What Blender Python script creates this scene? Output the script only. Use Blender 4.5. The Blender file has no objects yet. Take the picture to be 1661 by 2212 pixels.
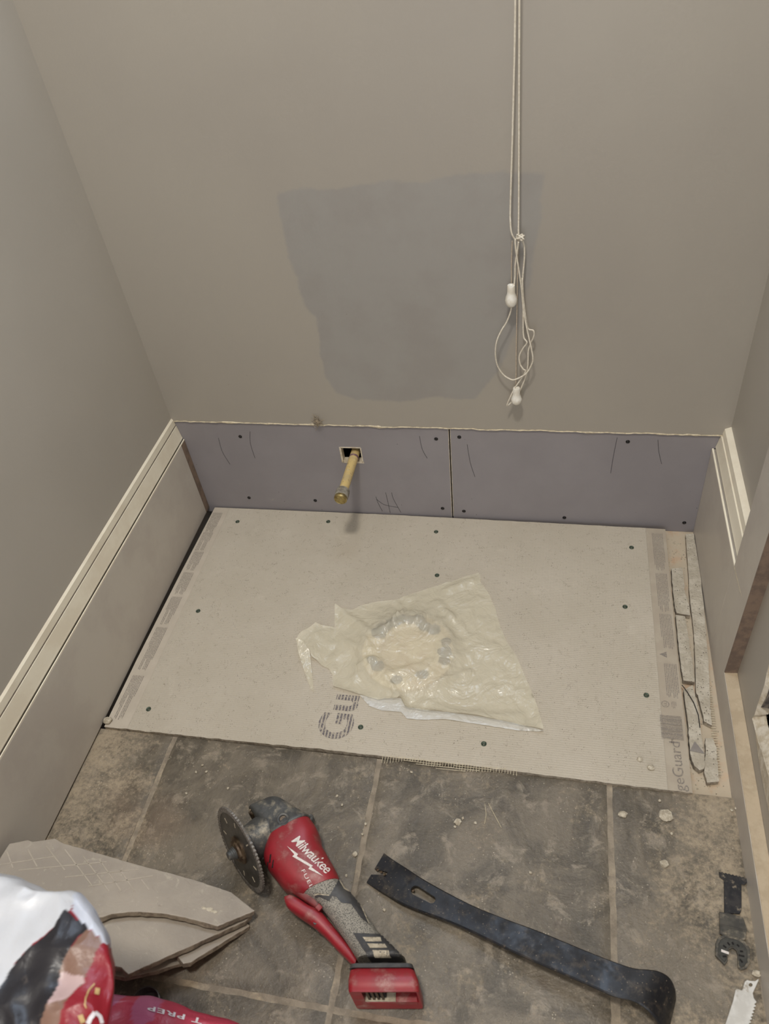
import bpy, bmesh, math, random
import numpy as np
from mathutils import Vector, Matrix, noise as mnoise
from mathutils.geometry import delaunay_2d_cdt
from mathutils.bvhtree import BVHTree

# ------------------------------------------------------------------ camera
W, H = 1661.0, 2212.0
FPX = 1662.03
RM = np.array([[0.97725812, 0.04027558, -0.20819327],
               [0.17785440, -0.69031982, 0.70130333],
               [-0.11547454, -0.72238247, -0.68178384]])   # world <- (right, down, forward)
CAM = np.array([0.0, 0.0, 1.075])
scene = bpy.context.scene
COL = scene.collection
cd = bpy.data.cameras.new('camera')
cam = bpy.data.objects.new('camera', cd)
COL.objects.link(cam)
m = Matrix.Identity(4)
for i in range(3):
    m[i][0] = RM[i, 0]; m[i][1] = -RM[i, 1]; m[i][2] = -RM[i, 2]; m[i][3] = CAM[i]
cam.matrix_world = m
cd.sensor_fit = 'VERTICAL'; cd.sensor_height = 36.0; cd.lens = FPX / H * 36.0
cd.clip_start = 0.02
cd.dof.use_dof = True; cd.dof.focus_distance = 1.28; cd.dof.aperture_fstop = 6.5
scene.camera = cam

# ------------------------------------------------------------------ light
world = bpy.data.worlds.new('world'); scene.world = world
world.use_nodes = True
world.node_tree.nodes['Background'].inputs[0].default_value = (0.55, 0.68, 1.0, 1)
world.node_tree.nodes['Background'].inputs[1].default_value = 0.25
scene.view_settings.view_transform = 'Standard'
scene.view_settings.look = 'None'
scene.view_settings.exposure = 0.05
scene.view_settings.gamma = 1.0
scene.view_settings.use_curve_mapping = False

def area(name, loc, target, size, size_y, power, col, shape='RECTANGLE'):
    l = bpy.data.lights.new(name, 'AREA'); l.shape = shape; l.size = size
    if shape in ('RECTANGLE', 'ELLIPSE'): l.size_y = size_y
    l.energy = power; l.color = col
    o = bpy.data.objects.new(name, l); COL.objects.link(o); o.location = loc
    d = Vector(target) - Vector(loc); o.rotation_euler = d.to_track_quat('-Z', 'Y').to_euler()
    return o
# the ceiling lamp of the small room, and daylight through the window whose blind cord hangs on the back wall
area('ceiling_lamp_light', (-0.11, -0.02, 2.36), (-0.11, 0.0, 0.0), 0.22, 0.22, 23.5, (1.0, 0.955, 0.875), 'DISK')
area('window_daylight', (-0.20, 1.07, 1.62), (-0.20, -0.35, 0.55), 0.50, 0.66, 11.0, (0.66, 0.80, 1.0))
area('rear_fill_light', (-0.13, -1.20, 1.05), (-0.13, 1.0, 0.75), 0.62, 1.8, 11.0, (0.93, 0.96, 1.0))  # unseen fill added behind the camera, at an invented wall opening

# ------------------------------------------------------------------ helpers
def at(px, py, axis, val):
    d = RM @ np.array([px - W / 2, py - H / 2, FPX]); t = (val - CAM[axis]) / d[axis]
    return Vector(CAM + d * t)
def fl(px, py, z=0.0): return at(px, py, 2, z)
def proj(w):
    v = RM.T @ (np.array(w) - CAM); return (W / 2 + FPX * v[0] / v[2], H / 2 + FPX * v[1] / v[2])
def on_plane(px, py, p0, n):
    d = RM @ np.array([px - W / 2, py - H / 2, FPX]); n = np.array(n); p0 = np.array(p0)
    t = np.dot(p0 - CAM, n) / np.dot(d, n); return Vector(CAM + d * t)
def nz(x, y, z=0.0, s=1.0): return mnoise.noise(Vector((x * s, y * s, z * s)))
def fbm(x, y, z=0.0, s=1.0, o=4): return mnoise.fractal(Vector((x * s, y * s, z * s)), 1.0, 2.0, o)

class MB:
    def __init__(s): s.v = []; s.f = []
    def add(s, vs, fs):
        n = len(s.v); s.v += [tuple(p) for p in vs]; s.f += [tuple(i + n for i in q) for q in fs]; return s
    def box(s, x0, x1, y0, y1, z0, z1):
        return s.add([(x0,y0,z0),(x1,y0,z0),(x1,y1,z0),(x0,y1,z0),(x0,y0,z1),(x1,y0,z1),(x1,y1,z1),(x0,y1,z1)],
                     [(3,2,1,0),(4,5,6,7),(0,1,5,4),(1,2,6,5),(2,3,7,6),(3,0,4,7)])
    def obox(s, c, a, b, n):       # oriented box: half vectors
        c, a, b, n = map(Vector, (c, a, b, n)); vs = []
        for k in (-1, 1):
            for (i, j) in ((-1,-1),(1,-1),(1,1),(-1,1)): vs.append(c + a*i + b*j + n*k)
        return s.add(vs, [(3,2,1,0),(4,5,6,7),(0,1,5,4),(1,2,6,5),(2,3,7,6),(3,0,4,7)])
    def loft(s, secs, cap0=True, cap1=True, closed=True):
        n = len(secs[0]); vs = [p for q in secs for p in q]; fs = []
        for i in range(len(secs) - 1):
            for j in range(n if closed else n - 1):
                k = (j + 1) % n
                fs.append((i*n+j, i*n+k, (i+1)*n+k, (i+1)*n+j))
        if cap0: fs.append(tuple(range(n - 1, -1, -1)))
        if cap1: fs.append(tuple((len(secs)-1)*n + j for j in range(n)))
        return s.add(vs, fs)
    def tube(s, path, r, n=10, cap=True):
        path = [Vector(p) for p in path]; secs = []; up = None
        for i, p in enumerate(path):
            t = (path[min(i+1, len(path)-1)] - path[max(i-1, 0)]).normalized()
            if up is None:
                up = Vector((0,0,1)) if abs(t.z) < .9 else Vector((1,0,0))
            a = (up - t * up.dot(t)).normalized(); b = t.cross(a); up = a
            rr = r[i] if isinstance(r, (list, tuple)) else r
            secs.append([p + a*math.cos(k*2*math.pi/n)*rr + b*math.sin(k*2*math.pi/n)*rr for k in range(n)])
        return s.loft(secs, cap, cap)
    def lathe(s, o, axis, prof, n=32, cap=True):   # prof: (distance along axis, radius)
        o = Vector(o); ax = Vector(axis).normalized()
        a = ax.orthogonal().normalized(); b = ax.cross(a)
        secs = [[o + ax*h + (a*math.cos(k*2*math.pi/n) + b*math.sin(k*2*math.pi/n))*r for k in range(n)] for h, r in prof]
        return s.loft(secs, cap, cap)
    def prism(s, top, off):        # closed polygon of points, offset vector to the other side
        n = len(top); off = Vector(off); vs = [Vector(p) for p in top]; vs2 = [p + off for p in vs]
        fs = [tuple(range(n)), tuple(range(2*n-1, n-1, -1))] + [(j, n+j, n+(j+1)%n, (j+1)%n) for j in range(n)]
        return s.add(vs + vs2, fs)
    def grid(s, nu, nv, fn):
        vs = [fn(i/(nu-1), j/(nv-1)) for j in range(nv) for i in range(nu)]
        fs = [(j*nu+i, j*nu+i+1, (j+1)*nu+i+1, (j+1)*nu+i) for j in range(nv-1) for i in range(nu-1)]
        return s.add(vs, fs)

WLOC = {}
def mk(name, mb, mat, parent=None, smooth=False, origin=None, bevel=0, kind=None, bseg=2):
    vs = np.array([tuple(v) for v in mb.v], dtype=float)
    if origin is None:
        lo, hi = vs.min(0), vs.max(0); origin = ((lo[0]+hi[0])/2, (lo[1]+hi[1])/2, lo[2])
    o3 = np.array(origin, dtype=float)
    me = bpy.data.meshes.new(name); me.from_pydata([tuple(p) for p in (vs - o3)], [], mb.f); me.update()
    bm = bmesh.new(); bm.from_mesh(me); bmesh.ops.recalc_face_normals(bm, faces=bm.faces); bm.to_mesh(me); bm.free()
    if smooth:
        me.shade_smooth()
        if smooth != 2:
            try: me.set_sharp_from_angle(angle=math.radians(38))
            except Exception: pass
    o = bpy.data.objects.new(name, me); COL.objects.link(o)
    for mm in (mat if isinstance(mat, (list, tuple)) else [mat]): me.materials.append(mm)
    o.location = o3
    WLOC[o] = o3
    if parent is not None:
        o.parent = parent; o.location = o3 - WLOC[parent]
    if bevel:
        b = o.modifiers.new('bevel', 'BEVEL'); b.width = bevel; b.segments = bseg; b.limit_method = 'ANGLE'; b.angle_limit = math.radians(35)
    if kind: o['kind'] = kind
    return o
def empty(name, loc):
    o = bpy.data.objects.new(name, None); COL.objects.link(o); o.location = loc; o.empty_display_size = .05
    WLOC[o] = np.array(loc, dtype=float); return o
def tag(o, label, cat=None, group=None, kind=None):
    o['label'] = label
    if cat: o['category'] = cat
    if group: o['group'] = group
    if kind: o['kind'] = kind
    return o
def dup(src, loc, parent=None, rot=None):
    o = src.copy(); COL.objects.link(o)
    WLOC[o] = np.array(loc, dtype=float)
    if parent is not None: o.parent = parent; o.location = WLOC[o] - WLOC[parent]
    else: o.location = loc
    if rot: o.rotation_euler = rot
    return o
def sup(c, a, b, n=28, e=2.6):      # superellipse ring in world space
    c, a, b = Vector(c), Vector(a), Vector(b); out = []
    for k in range(n):
        t = 2*math.pi*k/n; x, y = math.cos(t), math.sin(t)
        out.append(c + a*math.copysign(abs(x)**(2/e), x) + b*math.copysign(abs(y)**(2/e), y))
    return out
def bvh_of(objs):
    vs = []; fs = []
    for o in objs:
        n = len(vs); off = Vector(WLOC[o]); vs += [v.co + off for v in o.data.vertices]
        fs += [tuple(i + n for i in p.vertices) for p in o.data.polygons]
    return BVHTree.FromPolygons(vs, fs)
def cast(tree, px, py, off=0.0):
    d = Vector(RM @ np.array([px - W/2, py - H/2, FPX])).normalized()
    h = tree.ray_cast(Vector(CAM), d)
    if h[0] is None: return None
    return h[0] + (h[1] if h[1].dot(d) < 0 else -h[1]) * off
def fill_poly(poly, step):          # 2D polygon -> points + triangles on a grid
    poly = [Vector((p[0], p[1])) for p in poly]
    dense = []
    for i, p in enumerate(poly):
        q = poly[(i+1) % len(poly)]; k = max(1, int((q-p).length/step))
        dense += [p + (q-p)*(j/k) for j in range(k)]
    xs = [p.x for p in dense]; ys = [p.y for p in dense]
    def inside(x, y):
        r = False
        for i in range(len(poly)):
            a, b = poly[i], poly[i-1]
            if (a.y > y) != (b.y > y) and x < (b.x-a.x)*(y-a.y)/(b.y-a.y)+a.x: r = not r
        return r
    pts = list(dense); x = min(xs) + step*.5
    while x < max(xs):
        y = min(ys) + step*.5
        while y < max(ys):
            if inside(x, y) and min((Vector((x,y))-p).length for p in dense) > step*.55: pts.append(Vector((x + random.uniform(-.15,.15)*step, y + random.uniform(-.15,.15)*step)))
            y += step
        x += step
    n = len(dense)
    r = delaunay_2d_cdt(pts, [(i, (i+1) % n) for i in range(n)], [], 0, 1e-7)
    tv, tf = r[0], r[2]; fs = []
    for f in tf:
        c = sum((tv[i] for i in f), Vector((0,0)))/3
        if inside(c.x, c.y): fs.append(tuple(f))
    return tv, fs
def pin(poly, x, y):
    r = False
    for i in range(len(poly)):
        a, b = poly[i], poly[i-1]
        if (a[1] > y) != (b[1] > y) and x < (b[0]-a[0])*(y-a[1])/(b[1]-a[1])+a[0]: r = not r
    return r
def pdist(poly, x, y):
    d = 1e9
    for i in range(len(poly)):
        ax, ay = poly[i-1][:2]; bx, by = poly[i][:2]; ex, ey = bx-ax, by-ay
        t = max(0, min(1, ((x-ax)*ex+(y-ay)*ey)/(ex*ex+ey*ey+1e-12)))
        d = min(d, math.hypot(x-ax-t*ex, y-ay-t*ey))
    return d
_dg = None
def text_mesh(body, size, shear=0, bold=0, spacing=1.0, xs=1.0):
    c = bpy.data.curves.new('txt', 'FONT'); c.body = body; c.size = size; c.shear = shear; c.offset = bold; c.space_character = spacing; c.resolution_u = 4
    o = bpy.data.objects.new('txt', c); COL.objects.link(o)
    dg = bpy.context.evaluated_depsgraph_get(); me = bpy.data.meshes.new_from_object(o.evaluated_get(dg))
    vs = [(v.co.x*xs, v.co.y) for v in me.vertices]; fs = [tuple(p.vertices) for p in me.polygons]
    bpy.data.objects.remove(o); bpy.data.meshes.remove(me); bpy.data.curves.remove(c)
    return vs, fs

# ------------------------------------------------------------------ materials
def lin(r, g, b):
    f = lambda c: (c/255/12.92 if c/255 <= .04045 else ((c/255+.055)/1.055)**2.4)
    return (f(r), f(g), f(b), 1)
class NT:
    def __init__(s, name):
        s.m = bpy.data.materials.new(name); s.m.use_nodes = True; s.t = s.m.node_tree; s.n = s.t.nodes
        s.p = s.n['Principled BSDF']; s.out = s.n['Material Output']
        s._c = {}
    def new(s, t): return s.n.new(t)
    def link(s, a, b): s.t.links.new(a, b)
    def coord(s, world=False):
        k = 'w' if world else 'o'
        if k not in s._c:
            s._c[k] = s.new('ShaderNodeNewGeometry').outputs['Position'] if world else s.new('ShaderNodeTexCoord').outputs['Object']
        return s._c[k]
    def map(s, scale, world=False, rot=None):
        n = s.new('ShaderNodeMapping'); n.inputs['Scale'].default_value = scale
        if rot: n.inputs['Rotation'].default_value = rot
        s.link(s.coord(world), n.inputs['Vector']); return n.outputs[0]
    def noise(s, scale, detail=4, rough=.6, world=True, dist=0, vec=None):
        n = s.new('ShaderNodeTexNoise'); n.inputs['Scale'].default_value = scale; n.inputs['Detail'].default_value = detail
        n.inputs['Roughness'].default_value = rough; n.inputs['Distortion'].default_value = dist
        s.link(vec or s.coord(world), n.inputs['Vector']); return n.outputs['Fac']
    def voro(s, scale, world=True, feature='F1', vec=None):
        n = s.new('ShaderNodeTexVoronoi'); n.inputs['Scale'].default_value = scale; n.feature = feature
        s.link(vec or s.coord(world), n.inputs['Vector']); return n.outputs['Distance']
    def wave(s, scale, axis='Y', dist=0, world=True, dscale=1, prof='SIN'):
        n = s.new('ShaderNodeTexWave'); n.bands_direction = axis; n.inputs['Scale'].default_value = scale
        n.inputs['Distortion'].default_value = dist; n.inputs['Detail Scale'].default_value = dscale; n.wave_profile = prof
        s.link(s.coord(world), n.inputs['Vector']); return n.outputs['Fac']
    def ramp(s, fac, lo, hi, a=0.0, b=1.0):
        n = s.new('ShaderNodeMapRange'); n.interpolation_type = 'SMOOTHSTEP'; n.inputs['From Min'].default_value = lo; n.inputs['From Max'].default_value = hi
        n.inputs['To Min'].default_value = a; n.inputs['To Max'].default_value = b
        s.link(fac, n.inputs['Value']); return n.outputs[0]
    def math(s, op, a, b):
        n = s.new('ShaderNodeMath'); n.operation = op
        for i, v in enumerate((a, b)):
            if isinstance(v, (int, float)): n.inputs[i].default_value = v
            else: s.link(v, n.inputs[i])
        return n.outputs[0]
    def mix(s, fac, a, b):
        n = s.new('ShaderNodeMix'); n.data_type = 'RGBA'
        if isinstance(fac, (int, float)): n.inputs[0].default_value = fac
        else: s.link(fac, n.inputs[0])
        for i, v in ((6, a), (7, b)):
            if isinstance(v, tuple): n.inputs[i].default_value = v
            else: s.link(v, n.inputs[i])
        return n.outputs[2]
    def attr(s, name):
        n = s.new('ShaderNodeAttribute'); n.attribute_name = name; return n
    def bump(s, h, strength, dist=.002, prev=None):
        n = s.new('ShaderNodeBump'); n.inputs['Strength'].default_value = strength; n.inputs['Distance'].default_value = dist
        s.link(h, n.inputs['Height'])
        if prev: s.link(prev, n.inputs['Normal'])
        return n.outputs[0]
    def done(s, col=None, rough=.6, metal=0, norm=None, spec=None):
        if col is not None:
            if isinstance(col, tuple): s.p.inputs['Base Color'].default_value = col
            else: s.link(col, s.p.inputs['Base Color'])
        if isinstance(rough, (int, float)): s.p.inputs['Roughness'].default_value = rough
        else: s.link(rough, s.p.inputs['Roughness'])
        if isinstance(metal, (int, float)): s.p.inputs['Metallic'].default_value = metal
        else: s.link(metal, s.p.inputs['Metallic'])
        if norm: s.link(norm, s.p.inputs['Normal'])
        if spec is not None: s.p.inputs['Specular IOR Level'].default_value = spec
        return s.m
def simple(name, a, b=None, scale=60, rough=.6, metal=0, bump=.0, bscale=300, lo=.4, hi=.62, dust=None, dlo=.52, dhi=.7, dscale=40, world=True, spec=None):
    t = NT(name); col = a
    if b: col = t.mix(t.ramp(t.noise(scale, 5, .65, world), lo, hi), a, b)
    if dust: col = t.mix(t.ramp(t.noise(dscale, 6, .7, world), dlo, dhi), col, dust)
    nm = t.bump(t.noise(bscale, 4, .6, world), bump, .001) if bump else None
    return t.done(col, rough, metal, nm, spec)
M = {}
DUST = lin(178, 165, 145)
# wall paint: attribute 'patch' = signed distance to the unpainted area left behind the old tank
def wall_paint(name, patch=False):
    t = NT(name); base = lin(162, 155, 144) if patch else lin(173, 166, 155)  # same paint; other walls lighter than the back, extra light put into colour
    col = t.mix(t.ramp(t.noise(3.0, 3, .5), .35, .7), base, lin(157, 150, 140) if patch else lin(168, 161, 150))
    if patch:
        a = t.attr('patch').outputs['Fac']
        e = t.math('ADD', a, t.math('MULTIPLY', t.math('SUBTRACT', t.noise(28, 5, .6), .5), .02))
        col = t.mix(t.ramp(e, -.0035, .0035), col, t.mix(t.ramp(t.noise(12, 4, .6), .4, .7), lin(151, 147, 141), lin(147, 142, 136)))
        # roller scuffs and small chips
        chip = t.ramp(t.voro(38), .02, .05, 1, 0)
        chip = t.math('MULTIPLY', chip, t.ramp(t.noise(16, 2, .5), .56, .62))
        col = t.mix(t.math('MULTIPLY', chip, .35), col, lin(112, 104, 92))
    h = t.math('ADD', t.noise(260, 3, .5), t.math('MULTIPLY', t.noise(30, 4, .6), .8))
    return t.done(col, .42, 0, t.bump(h, .12, .001), .35)
M['wall'] = wall_paint('greige_wall_paint'); M['wall_back'] = wall_paint('greige_wall_paint_with_older_coat', True)
M['ceiling'] = simple('ceiling_paint', lin(215, 210, 200), lin(208, 203, 194), rough=.8)
M['trim'] = simple('grey_trim_paint', lin(194, 186, 174), lin(187, 178, 167), 9, .4, bump=.08, dust=lin(160, 146, 128), dlo=.68, dhi=.82, dscale=11)
M['cap'] = simple('cream_trim_paint', lin(236, 227, 206), lin(228, 217, 195), 14, .38, dust=lin(150, 134, 108), dlo=.68, dhi=.85, dscale=45)
M['mdf'] = simple('raw_mdf', lin(128, 108, 92), lin(108, 92, 80), 60, .85, bump=.3, bscale=600)
M['mdf_dusty'] = simple('dusty_cut_mdf', lin(186, 168, 142), lin(176, 158, 132), 35, .9, bump=.5, bscale=500, dust=lin(190, 174, 148))
M['dark'] = simple('dark_cavity', lin(30, 27, 25), lin(18, 16, 15), rough=.9)
M['gyp'] = simple('gypsum_core', lin(214, 204, 186), lin(190, 176, 152), 90, .9, bump=.5, bscale=500)
M['caulk'] = simple('cream_caulk', lin(214, 200, 170), lin(180, 166, 140), 120, .6, bump=.3)

XL, XR, XRN, YB, ZC = -0.7213, 0.2915, 0.2872, 1.0965, 2.40
YF = -1.25
YT = 0.5645          # front line of the removed tiles
# ---- floor
def slate():
    t = NT('slate_tile')
    n1 = t.noise(9, 6, .66, dist=.8); n2 = t.noise(30, 6, .7, dist=.5); n3 = t.noise(4, 3, .5)
    c = t.mix(t.ramp(n1, .35, .62), lin(84, 77, 66), lin(120, 110, 95))
    c = t.mix(t.ramp(n2, .52, .66), c, lin(140, 129, 113))
    sA = t.math('FRACT', t.math('MULTIPLY', t.noise(7, 5, .55, dist=1.6), 13.0), 0.0)
    c = t.mix(t.ramp(sA, .0, .16, .28, 0), c, lin(74, 66, 56))
    c = t.mix(t.ramp(sA, .86, 1.0, 0, .10), c, lin(176, 164, 146))
    c = t.mix(t.ramp(t.noise(14, 4, .6, dist=1.5), .60, .72, 0, .55), c, lin(82, 71, 60))
    c = t.mix(t.ramp(n3, .60, .72, 0, .4), c, lin(130, 108, 88))
    g_ = t.noise(1, 5, .7, vec=t.map((160, 34, 60), True)); c = t.mix(t.ramp(g_, .54, .70, 0, .16), c, lin(150, 138, 120)); c = t.mix(t.ramp(g_, .34, .46, .14, 0), c, lin(70, 62, 53))
    # mortar dust lying thicker along the two side walls and in patches
    s = t.new('ShaderNodeSeparateXYZ'); t.link(t.coord(True), s.inputs[0]); X = s.outputs[0]
    left = t.ramp(X, -.71, -.52, 1.0, 0); right = t.ramp(X, .10, .265, 0, .85)
    edge = t.math('ADD', left, right)
    dustn = t.math('ADD', t.math('MULTIPLY', t.noise(11, 7, .72, dist=.6), 1.0), t.math('ADD', t.math('MULTIPLY', edge, .26), t.math('MULTIPLY', t.math('SUBTRACT', t.noise(150, 5, .75), .5), .75)))
    c = t.mix(t.ramp(dustn, .54, .86, 0, .85), c, lin(172, 156, 132))
    speck = t.ramp(t.voro(210), .10, .22, 1, 0); speck = t.math('MULTIPLY', speck, t.ramp(t.noise(22, 4, .7), .50, .66))
    c = t.mix(t.math('MULTIPLY', speck, .75), c, lin(196, 184, 164))
    st_ = t.math('DIVIDE', t.math('FLOOR', t.math('MULTIPLY', t.noise(7, 5, .55, dist=1.6), 13.0), 0.0), 13.0)
    st2 = t.math('DIVIDE', t.math('FLOOR', t.math('MULTIPLY', t.noise(19, 4, .6, dist=1.0), 8.0), 0.0), 8.0)
    n1 = t.math('ADD', n1, t.math('ADD', t.math('MULTIPLY', st_, 1.5), t.math('MULTIPLY', st2, .7)))
    h = t.math('ADD', t.math('MULTIPLY', n1, 1.0), t.math('ADD', t.math('MULTIPLY', n2, .6), t.math('MULTIPLY', t.noise(170, 4, .75), .4)))
    r = t.ramp(dustn, .5, .8, .42, .75)
    return t.done(c, r, 0, t.bump(h, .55, .004), .4)
M['slate'] = slate()
M['grout'] = simple('sanded_grout', lin(150, 138, 121), lin(130, 119, 104), 50, .95, bump=.6, bscale=500, dust=lin(178, 162, 138), dscale=20)
def ply():
    t = NT('plywood_subfloor')
    g = t.noise(1, 5, .6, vec=t.map((60, 9, 60), True))
    c = t.mix(t.ramp(g, .35, .65), lin(186, 156, 128), lin(200, 174, 146))
    c = t.mix(t.ramp(t.noise(26, 6, .7), .30, .50), c, lin(192, 177, 154))
    return t.done(c, .9, 0, t.bump(t.noise(300, 4, .6), .4, .001))
M['ply'] = ply()
b = MB(); b.box(-0.694, XR+.02, YT-.01, YB+.012, -.05, -.0125)
floor = mk('floor', b, M['ply']); tag(floor, 'plywood subfloor under the cement board and slate tiles', 'floor', kind='structure')
b = MB(); b.box(XL-.02, -0.692, YT-.01, YB+.012, -.07, -.055); mk('joist_gap', b, M['dark'], floor)
b = MB(); b.box(XL-.02, XR+.02, YF, YT, -.05, -.0022); mk('grout_bed', b, M['grout'], floor)
xs = [-.7108, -.578, -.237, .1015, .2689]; ys = [YT+.0037, .229, -.110, -.449, -.788, -1.127]
random.seed(4)
for i in range(4):
    for j in range(5):
        x0 = xs[i] + (.004 if i else 0); x1 = xs[i+1] - (.004 if i < 3 else 0); y1 = ys[j] - .0037; y0 = ys[j+1] + .0037
        if j > 2: nx = 2; ny = 2
        else: nx = max(10, int((x1-x0)/.008)); ny = max(10, int((y1-y0)/.008))
        vs = []; fs = []
        for q in range(ny+1):
            for p in range(nx+1):
                u, v = p/nx, q/ny; x = x0+(x1-x0)*u; y = y0+(y1-y0)*v
                ed = min(u*(x1-x0), (1-u)*(x1-x0), v*(y1-y0), (1-v)*(y1-y0))
                dx = dy = 0
                if p in (0, nx): dx = nz(x, y, 1, 60)*.0014
                if q in (0, ny): dy = nz(x, y, 2, 60)*.0012
                z = fbm(x, y, 7, 14, 5)*.0011 - (0.0018 if ed < .001 else 0)
                vs.append((x+dx, y+dy, z))
        n = nx+1
        fs = [(q*n+p, q*n+p+1, (q+1)*n+p+1, (q+1)*n+p) for q in range(ny) for p in range(nx)]
        ring = [p for p in range(n)] + [q*n+nx for q in range(1, ny+1)] + [ny*n+p for p in range(nx-1, -1, -1)] + [q*n for q in range(ny-1, 0, -1)]
        k = len(vs); vs += [(vs[r][0], vs[r][1], -.006) for r in ring]
        fs += [(ring[(a+1) % len(ring)], ring[a], k+a, k+(a+1) % len(ring)) for a in range(len(ring))]
        b = MB(); b.add(vs, fs); mk('tile', b, M['slate'], floor, smooth=True)

# ---- walls
PATCH = [at(*p, 1, YB) for p in [(602,420),(644,407),(728,410),(813,395),(939,388),(1045,372),(1179,374),(1171,424),(1158,521),(1146,593),
        (1125,698),(1103,740),(1080,795),(1057,825),(1023,862),(940,860),(855,867),(771,862),(728,850),(703,816),(690,740),(682,685),(657,656),(640,601),(619,530),(606,466)]]
PATCH = [(p.x, p.z) for p in PATCH]
def ztop(x): return .2318 - (x+.7165)*.0112 + nz(x, 3, 0, 22)*.0022 + nz(x, 9, 0, 90)*.0012
b = MB(); nxw, nzw = 203, 150
def wf(u, v):
    x = XL + (XR-XL)*u; zb = ztop(x) + .0012
    return (x, YB, zb + (1.0-zb)*v)
b.grid(nxw, nzw, wf)
n0 = len(b.v)
b.add([(p[0], YB+.013, p[2]) for p in b.v[:nxw]], [])          # thickness at the torn lower edge
b.f += [(i, n0+i, n0+i+1, i+1) for i in range(nxw-1)]
wx0, wx1, wz0, wz1 = -.50, .10, 1.27, 1.98                      # window opening above the picture
for (x0, x1, z0, z1) in ((XL, wx0, 1.0, ZC), (wx1, XR, 1.0, ZC), (wx0, wx1, 1.0, wz0), (wx0, wx1, wz1, ZC)):
    b.add([(x0, YB, z0), (x1, YB, z0), (x1, YB, z1), (x0, YB, z1)], [(0, 1, 2, 3)])
wall_back = mk('wall_back', b, M['wall_back'])
at_ = wall_back.data.attributes.new('patch', 'FLOAT', 'POINT')
vals = []
o3 = WLOC[wall_back]
for v in wall_back.data.vertices:
    x, z = v.co.x + o3[0], v.co.z + o3[2]
    if z > .8: vals.append(-.2)
    else:
        d = pdist(PATCH, x, z); vals.append(d if pin(PATCH, x, z) else -d)
at_.data.foreach_set('value', vals)
tag(wall_back, 'greige back wall with a darker squarish patch of older paint', 'wall', kind='structure')
b = MB(); b.box(XL-.03, XR+.06, YB+.16, YB+.17, -.1, .5); b.box(XL-.03, XR+.06, YB+.013, YB+.17, .262, .27); b.box(XL-.03, XR+.06, YB+.013, YB+.17, -.1, -.05)
mk('wall_cavity', b, M['dark'], wall_back)
b = MB()   # torn cream caulk and paper along the lower edge of the painted wall
for i in range(260):
    pass
secs = []
for i in range(301):
    x = XL + .004 + (XR-XL-.008)*i/300; w = .0009 + .0030*max(0, nz(x, 1, 5, 24)) + .0012*nz(x, 4, 4, 140); z = ztop(x)
    t = .0018 + .0016*max(0, nz(x, 7, 2, 45)); w = max(w, .0004)
    secs.append([(x, YB-t, z+w*.2), (x, YB-t*.6, z-w*.8), (x, YB+.0015, z-w), (x, YB+.001, z+w)])
b.loft(secs); mk('caulk_bead', b, M['caulk'], wall_back)
b = MB(); b.box(XL-.02, XL, YF, YB+.02, -.07, ZC); wl = mk('wall_left', b, M['wall']); tag(wl, 'plain greige left wall above the cream-capped baseboard', 'wall', kind='structure')
b = MB(); b.box(XL-.02, -.46, YF-.02, YF, -.05, ZC); b.box(.20, XR+.1, YF-.02, YF, -.05, ZC); b.box(-.46, .20, YF-.02, YF, 2.0, ZC); w = mk('wall_front', b, M['wall']); tag(w, 'greige wall behind the viewer', 'wall', kind='structure')
b = MB(); b.box(XL-.02, XR+.1, YF-.02, YB+.02, ZC, ZC+.02); w = mk('ceiling', b, M['ceiling']); tag(w, 'white ceiling above the small room', 'ceiling', kind='structure')
# right wall: far part, then the near part with the broken hole
HOLE_PX = [(1663,1432),(1657,1452),(1652,1478),(1643,1505),(1636,1525),(1630,1545),(1625,1552),(1628,1566),(1634,1584),(1638,1600),(1644,1618),(1651,1640),(1657,1660),(1664,1682)]
hp = [at(*p, 0, XRN) for p in HOLE_PX]; hp = [(p.y, p.z) for p in hp]
hp += [(hp[-1][0]-.03, hp[-1][1]-.004), (hp[-1][0]-.06, hp[-1][1]+.006), (.44, .11), (.43, .15), (.45, .19), (.50, .215), (hp[0][0]-.03, hp[0][1]+.012)]
def plate(outer, hole, fn):
    pts = [Vector(p) for p in outer] + [Vector(p) for p in hole]; no, nh = len(outer), len(hole)
    ed = [(i, (i+1) % no) for i in range(no)] + [(no+i, no+(i+1) % nh) for i in range(nh)]
    r = delaunay_2d_cdt(pts, ed, [], 0, 1e-7); fs = []
    for f in r[2]:
        c = sum((r[0][i] for i in f), Vector((0, 0)))/len(f)
        if pin(outer, c.x, c.y) and not pin(hole, c.x, c.y): fs.append(tuple(f))
    return [fn(p.x, p.y) for p in r[0]], fs
b = MB(); b.add(*plate([(YF, -.05), (.75, -.05), (.75, ZC), (YF, ZC)], hp, lambda y, z: (XRN, y, z)))
b.box(XR, XR+.012, .75, YB+.02, -.06, ZC)
b.box(XRN, XR+.012, .745, .755, -.05, ZC)
wr = mk('wall_right', b, M['wall']); tag(wr, 'greige right wall with a broken hole near the floor', 'wall', kind='structure')
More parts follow.
